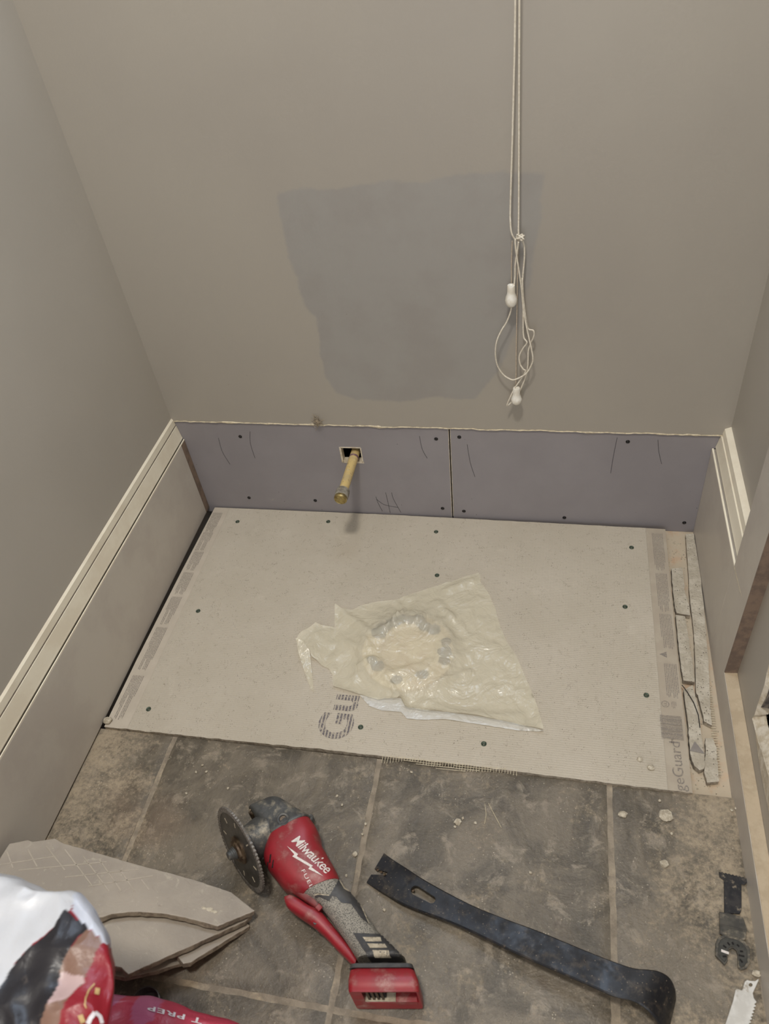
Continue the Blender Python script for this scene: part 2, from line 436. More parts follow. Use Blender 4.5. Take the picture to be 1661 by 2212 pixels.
# plaster thickness around the hole, widened below into a crumbled pale lip
cy = sum(p[0] for p in hp)/len(hp); cz = sum(p[1] for p in hp)/len(hp)
r0 = [(XRN-.0004, y, z) for y, z in hp]; r1 = [(XRN+.0125+.003*nz(y, z, 3, 80), y+(cy-y)*.10*(1+nz(y, z, 0, 60)), z+(cz-z)*(.10+.25*(z < cz))*(1+.6*nz(y, z, 8, 60))) for y, z in hp]
b = MB(); b.loft([[Vector(p) for p in r0], [Vector(p) for p in r1]], False, False); mk('plaster_edge', b, M['gyp'], wr)
lip = [at(*p, 0, XRN-.0016) for p in [(1626,1556),(1631,1580),(1637,1630),(1644,1672),(1652,1715),(1662,1760),(1666,1700),(1656,1662),(1645,1622),(1637,1602)]]
lip += []
b = MB(); b.prism(lip, (.0014, 0, 0)); mk('torn_paper', b, M['gyp'], wr)
b = MB(); b.box(XRN+.075, XRN+.085, .38, .74, .0, .3); b.box(XRN+.012, XRN+.085, .38, .74, -.02, .03); b.box(XRN+.012, XRN+.085, .74, .745, 0, .3); b.box(XRN+.012, XRN+.085, .37, .38, 0, .3); b.box(XRN+.012, XRN+.085, .38, .74, .3, .31)
mk('hole_cavity', b, M['dark'], wr)
M['stone'] = simple('old_mortar_rubble', lin(150, 132, 92), lin(112, 98, 74), 70, .95, bump=.8, bscale=200, dust=lin(188, 172, 138))
M['foil'] = simple('dark_torn_membrane', lin(70, 66, 66), lin(120, 112, 104), 60, .5, bump=.6, bscale=90)
def rock(c, r, seed, sub=2):
    bm = bmesh.new(); bmesh.ops.create_icosphere(bm, subdivisions=sub, radius=1); b = MB()
    vs = []
    for v in bm.verts:
        k = 1 + .35*nz(v.co.x+seed, v.co.y, v.co.z, 1.3) + .15*nz(v.co.x, v.co.y+seed, v.co.z, 3.5)
        vs.append((c[0]+v.co.x*r[0]*k, c[1]+v.co.y*r[1]*k, c[2]+v.co.z*r[2]*k))
    b.add(vs, [tuple(q.index for q in f.verts) for f in bm.faces]); bm.free(); return b
for i, (px, py, r, xx) in enumerate([(1655,1592,.016,.318),(1650,1622,.012,.314),(1668,1622,.018,.322),(1660,1648,.013,.316),(1672,1580,.014,.335)]):
    c = at(px, py, 0, xx); mk('rubble', rock(c, (r*.8, r, r*.8), i*3.1), M['stone'], wr)
fm = MB(); fp = [at(*p, 0, XRN+.004) for p in [(1663,1478),(1652,1484),(1643,1508),(1630,1545),(1626,1553),(1636,1548),(1644,1528),(1652,1530),(1655,1512),(1664,1500)]]
fp = [(p.x + .006*(i % 3), p.y, p.z) for i, p in enumerate(fp)]
fm.prism(fp, (.0015, 0, 0)); mk('torn_membrane', fm, M['foil'], wr)
# window above
b = MB()
for (x0, x1, z0, z1) in ((wx0, wx1, wz0, wz0+.05), (wx0, wx1, wz1-.05, wz1), (wx0, wx0+.05, wz0, wz1), (wx1-.05, wx1, wz0, wz1)): b.box(x0, x1, YB+.02, YB+.06, z0, z1)
for (x0, x1, z0, z1) in ((wx0-.01, wx1+.01, wz0-.01, wz0), (wx0-.01, wx1+.01, wz1, wz1+.01), (wx0-.01, wx0, wz0, wz1), (wx1, wx1+.01, wz0, wz1)): b.box(x0, x1, YB, YB+.12, z0, z1)
win = mk('window_1', b, M['cap']); tag(win, 'white framed window high in the back wall above the blind cord', 'window', kind='structure')
t = NT('window_glass'); t.p.inputs['Transmission Weight'].default_value = 1; t.done((.95, .97, 1, 1), .02)
M['glass'] = t.m
b = MB(); b.box(wx0+.05, wx1-.05, YB+.036, YB+.042, wz0+.05, wz1-.05); mk('pane', b, M['glass'], win)

# ---- baseboards
def profile_run(prof, y0, y1, fx):
    b = MB(); b.loft([[(fx(d), y, z) for d, z in prof] for y in (y0, y1)]); return b
bl = empty('baseboard_left', (XL, .4, 0)); tag(bl, 'tall grey baseboard with a cream moulded cap along the left wall', 'baseboard', kind='structure')
FL = lambda d: XL + d
b = MB(); b.box(XL, -.7105, YF, 1.0805, .002, .184); mk('base_board', b, M['trim'], bl, bevel=.0012)
b = MB(); b.box(XL, -.7107, 1.0805, YB+.001, .002, .184); tag(mk('unpainted_end', b, M['mdf'], bl), 'raw brown unpainted end of the board')
capL = [(0, .184), (.0107, .184), (.0107, .1862), (.0094, .1866), (.0090, .1840), (.0060, .1838), (.0060, .1862), (.0082, .1890), (.0076, .1925), (.0046, .2188), (.0014, .2190), (.0014, .2212), (.0036, .2218), (.0030, .2340), (0, .2375)]
mk('cap_moulding', profile_run(capL, YF, YB+.001, FL), M['cap'], bl)
M['shade_strip'] = simple('groove_shade_tone', lin(132, 121, 108), lin(116, 105, 94), 60, .9)
mk('groove_shade', profile_run([(.0015, .2189), (.0036, .2189), (.0036, .2214), (.0015, .2214)], YF, YB, FL), M['shade_strip'], bl)  # darker strip stands in for the shade inside the cap groove
br_ = empty('baseboard_right', (XR, .4, 0)); tag(br_, 'cut grey baseboard and upright trim board along the right wall', 'baseboard', kind='structure')
FR = lambda d: XR - d
b = MB(); b.box(.2687, XR, .826, YB+.001, -.012, .190); mk('base_board', b, M['trim'], br_, bevel=.001)
capR = [(0, .190), (.0226, .190), (.0226, .1918), (.0200, .1925), (.0196, .1895), (.0160, .1895), (.0160, .1925), (.0176, .1955), (.0168, .1985), (.0130, .2205), (.0092, .2207), (.0092, .2230), (.0112, .2236), (.0096, .2345), (0, .239)]
mk('cap_moulding', profile_run(capR, .826, YB+.001, FR), M['cap'], br_)
b = MB(); b.box(.2687, XRN+.004, .7385, .826, -.012, 1.9); mk('upright_trim', b, M['trim'], br_, bevel=.0006)
b = MB(); b.box(.2689, XRN, .7372, .7387, .051, 1.9); tag(mk('cut_edge', b, M['mdf'], br_), 'raw brown sawn edge of the upright trim')
b = MB(); b.add([(.2686, .762, .1985), (.2686, .8255, .190), (.2686, .8255, .1915), (.2686, .762, .1988), (.2684, .762, .1985), (.2684, .8255, .190), (.2684, .8255, .1915), (.2684, .762, .1988)],
                [(0,1,2,3),(4,5,6,7),(0,1,5,4),(2,3,7,6),(0,3,7,4),(1,2,6,5)]); mk('caulk_line', b, M['caulk'], br_)
b = MB(); b.box(.2687, XRN, YF, .7385, -.012, .0495); mk('bottom_rail', b, M['trim'], br_)
b = MB(); secs = []
for i in range(241):
    y = YF + (.7372-YF)*i/240; e = nz(y, 1, 0, 40)*.0008; h = .0503 + abs(nz(y, 2, 0, 25))*.0007
    secs.append([(.2691+e, y, .0494), (.2699+e, y, h), (.278, y, h+.0004), (XRN-.0003, y, h+.0016), (XRN-.0003, y, .0494)])
b.loft(secs); tag(mk('dusty_top', b, M['mdf_dusty'], br_), 'dusty sawn top of the low rail')

# ---- purple drywall panels on the lower back wall
def purple():
    t = NT('purple_drywall_paper')
    c = t.mix(t.ramp(t.noise(6, 5, .6), .35, .7), lin(137, 132, 134), lin(144, 139, 141))
    c = t.mix(t.ramp(t.noise(24, 5, .7), .66, .8, 0, .5), c, lin(166, 156, 146))
    c = t.mix(t.math('MULTIPLY', t.ramp(t.voro(55), .03, .07, 1, 0), t.ramp(t.noise(12, 3, .5), .52, .6)), c, lin(86, 80, 84))
    return t.done(c, .62, 0, t.bump(t.noise(240, 4, .6), .15, .001))
M['purple'] = purple()
YP = YB + .0018
hx0, hx1, hz0, hz1 = -.3925, -.353, .139, .174
sx = lambda z: -.1868 + .0057*z/.225
pl_poly = [(XL+.001, -.012), (sx(0)-.0012, -.012)] + [(sx(z)-.0012+nz(z, 5, 0, 120)*.0006, z) for z in np.linspace(.01, .225, 16)] + [(x, ztop(x)+.001) for x in np.linspace(-.185, XL+.001, 40)]
hole = [(hx0, hz0), (hx1, hz0+.001), (hx1+.001, hz1), (hx0-.001, hz1-.001)]
def panel(poly, hole, name):
    b = MB(); v, f = plate(poly, hole, lambda x, z: (x, YP, z)) if hole else ([(x, YP, z) for x, z in poly], [tuple(range(len(poly)))])
    n = len(v); b.add(v, f); b.add([(p[0], YP+.0125, p[2]) for p in v], [tuple(reversed(q)) for q in f])
    k = len(poly); b.f += [(i, (i+1) % k, n+(i+1) % k, n+i) for i in range(k)]
    return mk(name, b, M['purple'])
P1 = panel(pl_poly, hole, 'drywall_panel'); tag(P1, 'longer purple-grey drywall panel with a square pipe hole', 'drywall')
pr_poly = [(sx(0)+.0012, -.012), (XR-.001, -.012), (XR-.001, ztop(XR)+.001)] + [(x, ztop(x)+.001) for x in np.linspace(.285, -.1795, 36)] + [(sx(z)+.0014+nz(z, 8, 0, 120)*.0006, z) for z in np.linspace(.22, .01, 16)]
P2 = panel(pr_poly, None, 'drywall_panel'); tag(P2, 'shorter purple-grey drywall panel right of the vertical seam', 'drywall')
b = MB()
for (a0, a1, c0, c1) in ((hx0-.0025, hx0+.001, hz0-.002, hz1+.001), (hx1-.001, hx1+.0012, hz0, hz1), (hx0, hx1+.002, hz0-.003, hz0+.0012), (hx0, hx1, hz1-.0008, hz1+.0015)): b.box(a0, a1, YP-.0006, YP+.0122, c0, c1)
tag(mk('gypsum_rim', b, M['gyp'], P1), 'pale gypsum rim of the square cut-out')
def edge_strip(sgn, par):
    b = MB(); secs = []
    for i in range(41):
        z = .004 + .219*i/40; x = sx(z) + sgn*.0012; w = .0007 + .0007*abs(nz(z, sgn, 0, 70))
        secs.append([(x, YP-.0005, z), (x+sgn*w, YP-.0004, z), (x+sgn*w, YP+.003, z), (x, YP+.003, z)])
    b.loft(secs); mk('cut_edge', b, M['gyp'], par)
edge_strip(-1, P1); edge_strip(1, P2)
M['screw_black'] = simple('black_phosphate_screw', lin(38, 36, 36), lin(62, 58, 56), 400, .45, .6)
M['screw_green'] = simple('green_coated_screw', lin(52, 68, 56), lin(86, 94, 78), 500, .5, .4)
def screw_mesh(mat, name, r, axis):
    b = MB(); ax = Vector(axis); a = ax.orthogonal().normalized(); c = ax.cross(a)
    b.lathe((0,0,0), axis, [(-.0008, r), (.0005, r), (.0008, r*.82), (.0002, r*.5), (-.0004, r*.3)], 18)
    for d in (a, c): b.obox(ax*.0005, d*r*.42, d.cross(ax)*r*.09, ax*.0004)
    return mk(name, b, mat, origin=(0,0,0))
s0 = screw_mesh(M['screw_black'], 'screw', .0036, (0,-1,0)); first = True
def put_screw(src, px, par, pos):
    global first
    o = dup(src, pos, par); return o
for (px, py) in [(519,943),(942,948),(538,1075),(681,1081),(956,1098)]:
    p = at(px, py, 1, YP); put_screw(s0, 0, P1, (p.x, YP-.0002, p.z))
for (px, py) in [(992,944),(1356,954),(1002,1104),(1219,1118),(1478,1129)]:
    p = at(px, py, 1, YP); put_screw(s0, 0, P2, (p.x, YP-.0002, p.z))
bpy.data.objects.remove(s0)
M['pencil'] = simple('pencil_graphite', lin(58, 55, 60), lin(72, 68, 72), 400, .6)
def ribbon(pts, w, axis_n, mat, name, par):
    b = MB(); n = Vector(axis_n); pts = [Vector(p) for p in pts]; secs = []
    fine = []
    for i in range(len(pts)-1):
        for k in range(6):
            t = k/6; p0 = pts[max(i-1, 0)]; p1 = pts[i]; p2 = pts[i+1]; p3 = pts[min(i+2, len(pts)-1)]
            fine.append(.5*((2*p1)+(-p0+p2)*t+(2*p0-5*p1+4*p2-p3)*t*t+(-p0+3*p1-3*p2+p3)*t**3))
    fine.append(pts[-1])
    for i, p in enumerate(fine):
        t = (fine[min(i+1, len(fine)-1)]-fine[max(i-1, 0)]).normalized(); s = t.cross(n)*w*.5
        secs.append([p-s+n*.0001, p+s+n*.0001, p+s+n*.0003, p-s+n*.0003])
    b.loft(secs); return mk(name, b, mat, par)
for par, pts in ((P1, [(472,946),(480,975),(497,1003)]), (P1, [(540,932),(541,958),(551,990)]), (P1, [(906,942),(912,970),(923,990)]),
                 (P2, [(1009,960),(1016,1000),(1026,1030)]), (P2, [(1333,945),(1325,985),(1319,1022)]), (P2, [(1421,950),(1423,975),(1429,1002)]),
                 (P1, [(812,1073),(816,1085),(826,1104)]), (P1, [(833,1064),(838,1085),(843,1108)]), (P1, [(846,1064),(850,1078),(866,1107)]), (P1, [(813,1078),(830,1090),(860,1096)])):
    ribbon([at(*p, 1, YP) for p in pts], .0008, (0,-1,0), M['pencil'], 'pencil_mark', par)
# ------------------------------------------------------------------ cement board
ZB = .004
def board_mat():
    t = NT('cement_board')
    s = t.new('ShaderNodeSeparateXYZ'); t.link(t.coord(True), s.inputs[0]); X = s.outputs[0]
    bl_ = t.ramp(X, -.664, -.660, 1, 0); br2 = t.ramp(X, .1795, .182, 0, 1); band = t.math('ADD', bl_, br2)
    c = t.mix(t.ramp(t.noise(5, 5, .6), .3, .7), lin(185, 175, 158), lin(193, 183, 167))
    c = t.mix(t.ramp(t.noise(120, 5, .75), .55, .75, 0, .55), c, lin(146, 134, 116))
    pit = t.math('MULTIPLY', t.ramp(t.voro(330), .12, .26, 1, 0), t.ramp(t.noise(60, 4, .7), .5, .62))
    c = t.mix(t.math('MULTIPLY', pit, .8), c, lin(96, 86, 74))
    c = t.mix(t.ramp(t.noise(17, 6, .7, dist=.5), .56, .72, 0, .45), c, lin(202, 192, 176))
    c = t.mix(br2, c, t.mix(t.ramp(t.noise(30, 5, .6), .4, .7), lin(172, 160, 143), lin(180, 169, 152)))
    c = t.mix(bl_, c, t.mix(t.ramp(t.noise(30, 5, .6), .4, .7), lin(186, 175, 159), lin(193, 182, 166)))
    w = t.wave(84, 'Y', 1.6, True, 4); w2 = t.wave(60, 'X', 1.2, True, 3)
    h = t.math('ADD', t.math('MULTIPLY', w, .34), t.math('ADD', t.math('MULTIPLY', t.noise(420, 4, .7), 1.0), t.math('MULTIPLY', w2, .2)))
    h = t.math('MULTIPLY', h, t.math('SUBTRACT', 1, band))
    return t.done(c, .88, 0, t.bump(h, .55, .0015), .25)
M['board'] = board_mat()
M['core'] = simple('cement_board_core', lin(172, 160, 142), lin(134, 123, 108), 160, .95, bump=.9, bscale=350)
fe = [(225,1570),(330,1581),(450,1594),(560,1605),(700,1619),(820,1633),(1000,1652),(1130,1668),(1300,1690),(1420,1704),(1496,1713)]
fpts = [fl(*p, ZB) for p in fe]
front = []
for i in range(len(fpts)-1):
    for k in range(14):
        p = fpts[i].lerp(fpts[i+1], k/14); front.append((p.x, p.y + nz(p.x, 1, 0, 55)*.0016 + nz(p.x, 4, 0, 260)*.0007, ZB))
front.append(tuple(fpts[-1]))
TLb, TRb = fl(466,1092,ZB), fl(1437,1143,ZB)
back = []
for k in range(61):
    p = TRb.lerp(TLb, k/60); back.append((p.x, min(p.y, 1.0945) + nz(p.x, 2, 0, 90)*.001, ZB))
top = front + [(fpts[-1].x-.0004, .8, ZB)] + back + [(-.7015, .9, ZB), (-.7045, .7, ZB)]
b = MB(); n = len(top); b.add(top, [tuple(range(n))]); b.add([(x, y, ZB-.0127) for x, y, z in top], [tuple(range(n-1, -1, -1))])
b.f += [(i, n+i, n+(i+1) % n, (i+1) % n) for i in range(n)]
board = mk('cement_board', b, [M['board'], M['core']])
for pl in board.data.polygons:
    if abs(pl.normal.z) < .5: pl.material_index = 1
tag(board, 'large grey-beige cement backer board screwed down over the floor', 'cement board')
s1 = screw_mesh(M['screw_green'], 'screw', .0043, (0,0,1))
for (px, py) in [(513,1127),(709,1127),(942,1149),(1364,1183),(1350,1311),(1396,1502),(1045,1607),(779,1571),(321,1532),(428,1320),(944,1243)]:
    p = fl(px, py, ZB); dup(s1, (p.x, p.y, ZB+.0002), board, (0, 0, random.uniform(0, 1.5)))
bpy.data.objects.remove(s1)
# crushed rims round the screws
M['crumble'] = simple('crushed_cement', lin(196, 186, 168), lin(150, 138, 120), 300, .95)
# print
def ink_mat(name, col, under, stripes=False):
    t = NT(name); f = t.ramp(t.noise(500, 4, .7), .32, .55)
    if stripes:
        f = t.math('MULTIPLY', t.ramp(t.wave(57, 'X', 1.0, True, 6), .22, .5), t.ramp(t.noise(260, 4, .8), .36, .52))
    return t.done(t.mix(f, under, col), .85)
M['ink_big'] = ink_mat('stripe_printed_ink', lin(104, 97, 100), lin(178, 168, 151), True)
M['ink'] = ink_mat('faded_print', lin(128, 120, 112), lin(170, 158, 141))
M['ink_left'] = ink_mat('dusty_print', lin(122, 114, 106), lin(180, 169, 152))
def flat_text(body, o, right, up, size, mat, name, par, z, **kw):
    vs, fs = text_mesh(body, size, **kw); o, right, up = Vector(o), Vector(right), Vector(up)
    b = MB(); b.add([o + right*x + up*y for x, y in vs], fs); ob = mk(name, b, mat, par)
    return ob
p = fl(756,1601, ZB); flat_text('Gu', (p.x-.003, p.y-.001, ZB+.0004), (0.0,1,0), (-1,0,0), .076, M['ink_big'], 'printed_letters', board, ZB, bold=.0020, xs=.90)
p = fl(1490,1712, ZB); flat_text('geGuard', (p.x-.0055, p.y+.0005, ZB+.0004), (-.02,1,0), (-1,-.02,0), .0215, M['ink'], 'printed_letters', board, ZB, xs=1.05)
p = fl(1463,1612, ZB); flat_text('TM', (p.x-.004, p.y+.003, ZB+.0004), (0,1,0), (-1,0,0), .006, M['ink'], 'printed_letters', board, ZB)
def fine_print(x0, x1, y0, y1, n, mat, ragged=.35, fx=lambda y: 0):
    b = MB(); sp = (x1-x0)/n
    for i in range(n):
        x = x0 + sp*(i+.5); y = y1; yend = y0 + (y1-y0)*(random.random()*ragged if i % 4 == 3 or i == 0 else random.random()*.05)
        while y > yend:
            L = random.uniform(.004, .013); L = min(L, y-yend+.0005); d = fx(y)
            b.add([(x+d-sp*.21, y-L, ZB+.0003), (x+d+sp*.21, y-L, ZB+.0003), (x+d+sp*.21, y, ZB+.0003), (x+d-sp*.21, y, ZB+.0003)], [(0,1,2,3)])
            y -= L + random.uniform(.0005, .0009)
    return mk('fine_print', b, mat, board, kind='stuff')
def rect(px0, px1): return None
random.seed(11)
for (y0p, y1p) in ((1152,1232),(1238,1320),(1325,1399),(1431,1505)):
    ya = fl(1410, y1p, ZB).y; yb_ = fl(1410, y0p, ZB).y; fine_print(.1905, .2105, ya, yb_, 8, M['ink'])
def tri(px, py, s, tilt=0):
    c = fl(px, py, ZB); b = MB(); b.add([(c.x-s*.75, c.y, ZB+.0004), (c.x+s*.45, c.y-s*.62, ZB+.0004), (c.x+s*.45, c.y+s*.62, ZB+.0004)], [(0,1,2)]); return b
mk('printed_triangle', tri(1434,1414,.0095), M['ink'], board)
c = fl(1437,1521, ZB)
b = MB(); k = 24; ro, ri = .0058, .0048
b.add([(c.x+r*math.cos(a*2*math.pi/k), c.y+r*math.sin(a*2*math.pi/k), ZB+.0004) for r in (ro, ri) for a in range(k)], [(a, (a+1) % k, k+(a+1) % k, k+a) for a in range(k)])
mk('printed_mark', b, M['ink'], board)
flat_text('UL', (c.x+.0022, c.y-.0036, ZB+.0004), (0,1,0), (-1,0,0), .006, M['ink'], 'printed_letters', board, ZB)
fine_print(c.x+.0085, c.x+.0165, c.y-.006, c.y+.006, 4, M['ink'])
b = MB(); ya = fl(1450,1597, ZB).y; yb_ = fl(1450,1546, ZB).y; y = ya; x0b = fl(1427,1570, ZB).x; x1b = fl(1474,1570, ZB).x
while y < yb_:
    w = random.choice((.0007, .0012, .0017)); b.add([(x0b, y, ZB+.0004), (x1b, y, ZB+.0004), (x1b, y+w, ZB+.0004), (x0b, y+w, ZB+.0004)], [(0,1,2,3)]); y += w + random.choice((.0006, .001))
mk('barcode', b, M['ink'], board)
for (y0p, y1p, xa) in ((1108,1150,0),(1150,1190,0),(1192,1233,0),(1237,1284,0),(1290,1350,0),(1355,1450,0),(1460,1555,0)):
    f0 = lambda y: -.004*(1.1-y)/.53
    g = lambda q: at(0, 0, 2, 0)
    ya = None
    # rows run along the left edge of the board
    def yof(pyv): 
        d = RM @ np.array([0, 0, 1.0]); 
        best = min(np.linspace(.57, 1.09, 400), key=lambda yy: abs(proj((-.682, yy, ZB))[1]-pyv)); return best
    fine_print(-.694, -.672, yof(y1p), yof(y0p), 8, M['ink_left'], .6, f0)
# scrim of glass fibre exposed along the broken front edge
M['scrim'] = simple('glass_fibre_scrim', lin(206, 194, 166), lin(178, 166, 140), 200, .7)
b = MB(); x = -.232
while x < -.03:
    yb0 = .5655 + nz(x, 0, 0, 30)*.003
    L = .010 + .007*nz(x, 5, 0, 24)
    if L > .003: b.obox((x, yb0-L/2+.004, .0035+random.uniform(0, .001)), (.00035, 0, 0), (random.uniform(-.0008,.0008), L/2, 0), (0,0,.0003))
    x += .0042
for k in range(4):
    y = .567-.0035*k; xa = -.225+.02*k+random.uniform(0, .02); xb = -.045-.02*k; N = 14
    for i in range(N):
        x0, x1 = xa+(xb-xa)*i/N, xa+(xb-xa)*(i+1)/N
        if nz(x0, k, 0, 25) > -.25: b.obox(((x0+x1)/2, y+nz(x0, k, 2, 15)*.001, .004), ((x1-x0)/2, 0, 0), (0, .00035, 0), (0,0,.0003))
mk('fibre_mesh', b, M['scrim'], board, kind='stuff')

# ------------------------------------------------------------------ broken strips of old board in the right-hand gap
z4 = lambda x, y: (1260+x/3.686, 900+y/3.686)
z5 = lambda x, y: (1340+x/4.424, 1400+y/4.424)
def strip(pl, pr, zt, th, name, label, mat='board'):
    L = [fl(*p, zt) for p in pl]; Rr = [fl(*p, zt) for p in pr]
    def dense(P_, sd):
        out = []
        for i in range(len(P_)-1):
            for k in range(7):
                q = P_[i].lerp(P_[i+1], k/7); out.append(Vector((q.x+nz(q.y, sd, 0, 160)*.0012, q.y, zt)))
        return out + [P_[-1]]
    ring = dense(L, 1) + list(reversed(dense(Rr, 5)))
    b = MB(); n = len(ring); b.add(ring, [tuple(range(n))]); b.add([(p.x+.0006*nz(p.x, p.y, 0, 200), p.y, zt-th) for p in ring], [tuple(range(n-1, -1, -1))])
    b.f += [(i, n+i, n+(i+1) % n, (i+1) % n) for i in range(n)]
    o = mk(name, b, [M['strip'], M['core']])
    for q in o.data.polygons:
        if abs(q.normal.z) < .5: q.material_index = 1
    return tag(o, label, 'offcut', 'broken board strips in the right-hand gap')
t = NT('broken_board_face')
c = t.mix(t.ramp(t.noise(40, 6, .7), .4, .65), lin(176, 166, 148), lin(198, 189, 172))
c = t.mix(t.math('MULTIPLY', t.ramp(t.voro(240), .15, .3, 1, 0), t.ramp(t.noise(50, 4, .7), .48, .6)), c, lin(96, 86, 76))
M['strip'] = t.done(c, .9, 0, t.bump(t.math('ADD', t.noise(300, 5, .7), t.voro(240)), .7, .0015))
ZS = -.002
strip([z4(700,1210), z4(715,1400), z4(730,1520), z4(742,1562)], [z4(790,1200), z4(810,1400), z4(845,1520), z4(848,1582)], ZS, .0095, 'board_offcut', 'short broken cement board strip beside bare pinkish plywood, nearest the back wall')
strip([z4(735,1578), z4(755,1800), z4(780,2000), z4(796,2100)], [z4(812,1590), z4(850,1850), z4(870,1950), z4(886,2112)], ZS, .0095, 'board_offcut', 'middle cement board strip against the edge of the large board')
strip([z5(603,400), z5(650,740), z5(665,1000), z5(700,1115), z5(755,1168)], [z5(690,352), z5(760,650), z5(770,800), z5(812,1100), z5(800,1150)], ZS+.001, .0105, 'board_offcut', 'rounded cement board strip with a printed grey triangle near its end')
strip([z4(815,935), z4(850,1450), z4(878,1700), z4(888,1850), z4(898,2200), z5(740,450), z5(790,640), z5(800,700)], [z4(878,932), z4(938,1300), z4(968,1600), z4(998,2000), z4(1008,2200), z5(860,560), z5(872,700), z5(875,740)], ZS-.001, .0085, 'board_offcut', 'long mesh-faced cement board strip along the right baseboard')
strip([z5(812,860), z5(815,1000), z5(800,1180), z5(830,1285)], [z5(885,860), z5(918,960), z5(938,1200), z5(940,1275)], ZS-.001, .0085, 'board_offcut', 'pale cement board strip with two fine cracks beside the right baseboard')
off3 = [o for o in COL.objects if o.get('label', '').startswith('rounded cement board')][0]
c = fl(*z5(735,955), ZS+.0014); b = MB(); b.add([(c.x-.011, c.y-.006, c.z+.0004), (c.x+.0095, c.y-.0085, c.z+.0004), (c.x-.0025, c.y+.0105, c.z+.0004)], [(0,1,2)]); mk('printed_triangle', b, simple('grey_ink', lin(132, 124, 118), lin(142, 134, 126)), off3)
# loose fibre mesh fringe of the long strip
b = MB(); y = .60
while y < .96:
    px_ = 0
    xr = .2555 + .004*nz(y, 3, 0, 9) - .006*(y > .85)*(y-.85)/.1
    b.obox((xr, y, -.0038), (.004, .0004, 0), (0, .0004, 0), (0,0,.0003)); y += .0042
fr = mk('mesh_fringe', b, M['scrim'], kind='stuff'); tag(fr, 'frayed pale fibre mesh fringe in the gap beside the right baseboard', 'fibre mesh')
# thin torn strand
pth = [z5(588,352), z5(640,420), z5(700,520), z5(745,640), z5(760,760)]
b = MB(); b.tube([fl(*p, .004-.004*i/4) for i, p in enumerate(pth)], .0007, 6); tag(mk('torn_strand', b, M['screw_black']), 'thin dark torn strand lying across the broken strips', 'strand')

# ------------------------------------------------------------------ water pipe
pc = (-.3675, 0, .1545)
wp = empty('water_pipe', (pc[0], 1.05, pc[2])); tag(wp, 'capped yellowish stub of water pipe sticking out of the drywall', 'pipe')
def pipe_mat():
    t = NT('yellowed_pipe')
    c = t.mix(t.ramp(t.noise(50, 5, .7), .4, .65), lin(206, 180, 120), lin(190, 168, 122))
    c = t.mix(t.ramp(t.noise(120, 5, .8), .58, .7), c, lin(216, 204, 178))
    c = t.mix(t.math('MULTIPLY', t.ramp(t.noise(190, 3, .6), .62, .7), .8), c, lin(110, 84, 70))
    return t.done(c, .4, 0, t.bump(t.noise(300, 3, .6), .2, .001))
M['pipe'] = pipe_mat(); M['brass'] = simple('dusty_brass', lin(176, 158, 104), lin(140, 122, 78), 160, .38, .8, dust=lin(186, 174, 148), dscale=120)
M['collar'] = simple('grey_release_collar', lin(140, 134, 122), lin(112, 104, 92), 140, .6, dust=lin(170, 158, 138), dscale=160)
b = MB(); b.lathe((pc[0], 1.20, pc[2]), (0,-1,0), [(0,.0088),(.208,.0088)], 28); mk('pipe', b, M['pipe'], wp, smooth=True)
b = MB(); b.lathe((pc[0], 1.094, pc[2]), (0,-1,0), [(0,.0090),(.0012,.0092),(.004,.0092),(.005,.0089)], 28); mk('purple_ring', b, simple('purple_primer', lin(104, 72, 84), lin(140, 112, 112), 200, .5), wp, smooth=True)
b = MB(); b.lathe((pc[0], .999, pc[2]), (0,-1,0), [(0,.0098),(.001,.0122),(.008,.0128),(.0175,.0128),(.019,.0118)], 32); mk('collar', b, M['collar'], wp, smooth=True)
b = MB(); b.lathe((pc[0], .9805, pc[2]), (0,-1,0), [(0,.0112),(.0008,.0120),(.0055,.0120),(.0068,.0108),(.0072,.0104),(.0066,.0090),(.0070,.0086)], 32); mk('end_cap', b, M['brass'], wp, smooth=True)

# ------------------------------------------------------------------ blind cord
YC = 1.076
bc = empty('blind_cord', (-.062, YC, .276)); tag(bc, 'knotted white blind cord with two tassels hanging on the wall', 'blind cord')
M['cord'] = simple('white_cord', lin(222, 214, 198), lin(206, 196, 178), 300, .6, bump=.3, bscale=1500)
M['cord_thin'] = simple('aged_cord', lin(196, 180, 160), lin(178, 162, 142), 300, .7)
M['tassel'] = simple('white_plastic', lin(232, 228, 218), lin(216, 208, 192), 60, .35)
def smooth_path(pts, k=8):
    pts = [Vector(p) for p in pts]; out = []
    for i in range(len(pts)-1):
        p0 = pts[max(i-1, 0)]; p1 = pts[i]; p2 = pts[i+1]; p3 = pts[min(i+2, len(pts)-1)]
        for j in range(k):
            t = j/k; out.append(.5*((2*p1)+(-p0+p2)*t+(2*p0-5*p1+4*p2-p3)*t*t+(-p0+3*p1-3*p2+p3)*t**3))
    return out + [pts[-1]]
def cpath(px, dy=0.0, wob=.004, seed=0):
    out = []
    for i, (x, y) in enumerate(px): out.append(at(x, y, 1, YC + dy + wob*nz(i*.37, seed, 0, 1)))
    return out
def cord(px, r=.00125, up=False, mat='cord', seed=0, dy=0):
    P_ = cpath(px, dy, .006, seed)
    if up: P_ = [Vector((P_[0].x, YC, 1.30)), Vector((P_[0].x, YC, 1.05))] + P_
    b = MB(); b.tube(smooth_path(P_), r, 8); mk('cord', b, M[mat], bc, smooth=2)
cord([(1113,0),(1108,250),(1102.5,440),(1102.5,480),(1105,503),(1112,516),(1118,514)], up=True, seed=0)
cord([(1122,0),(1121,250),(1120.5,440),(1120,503),(1123,512)], up=True, seed=1)
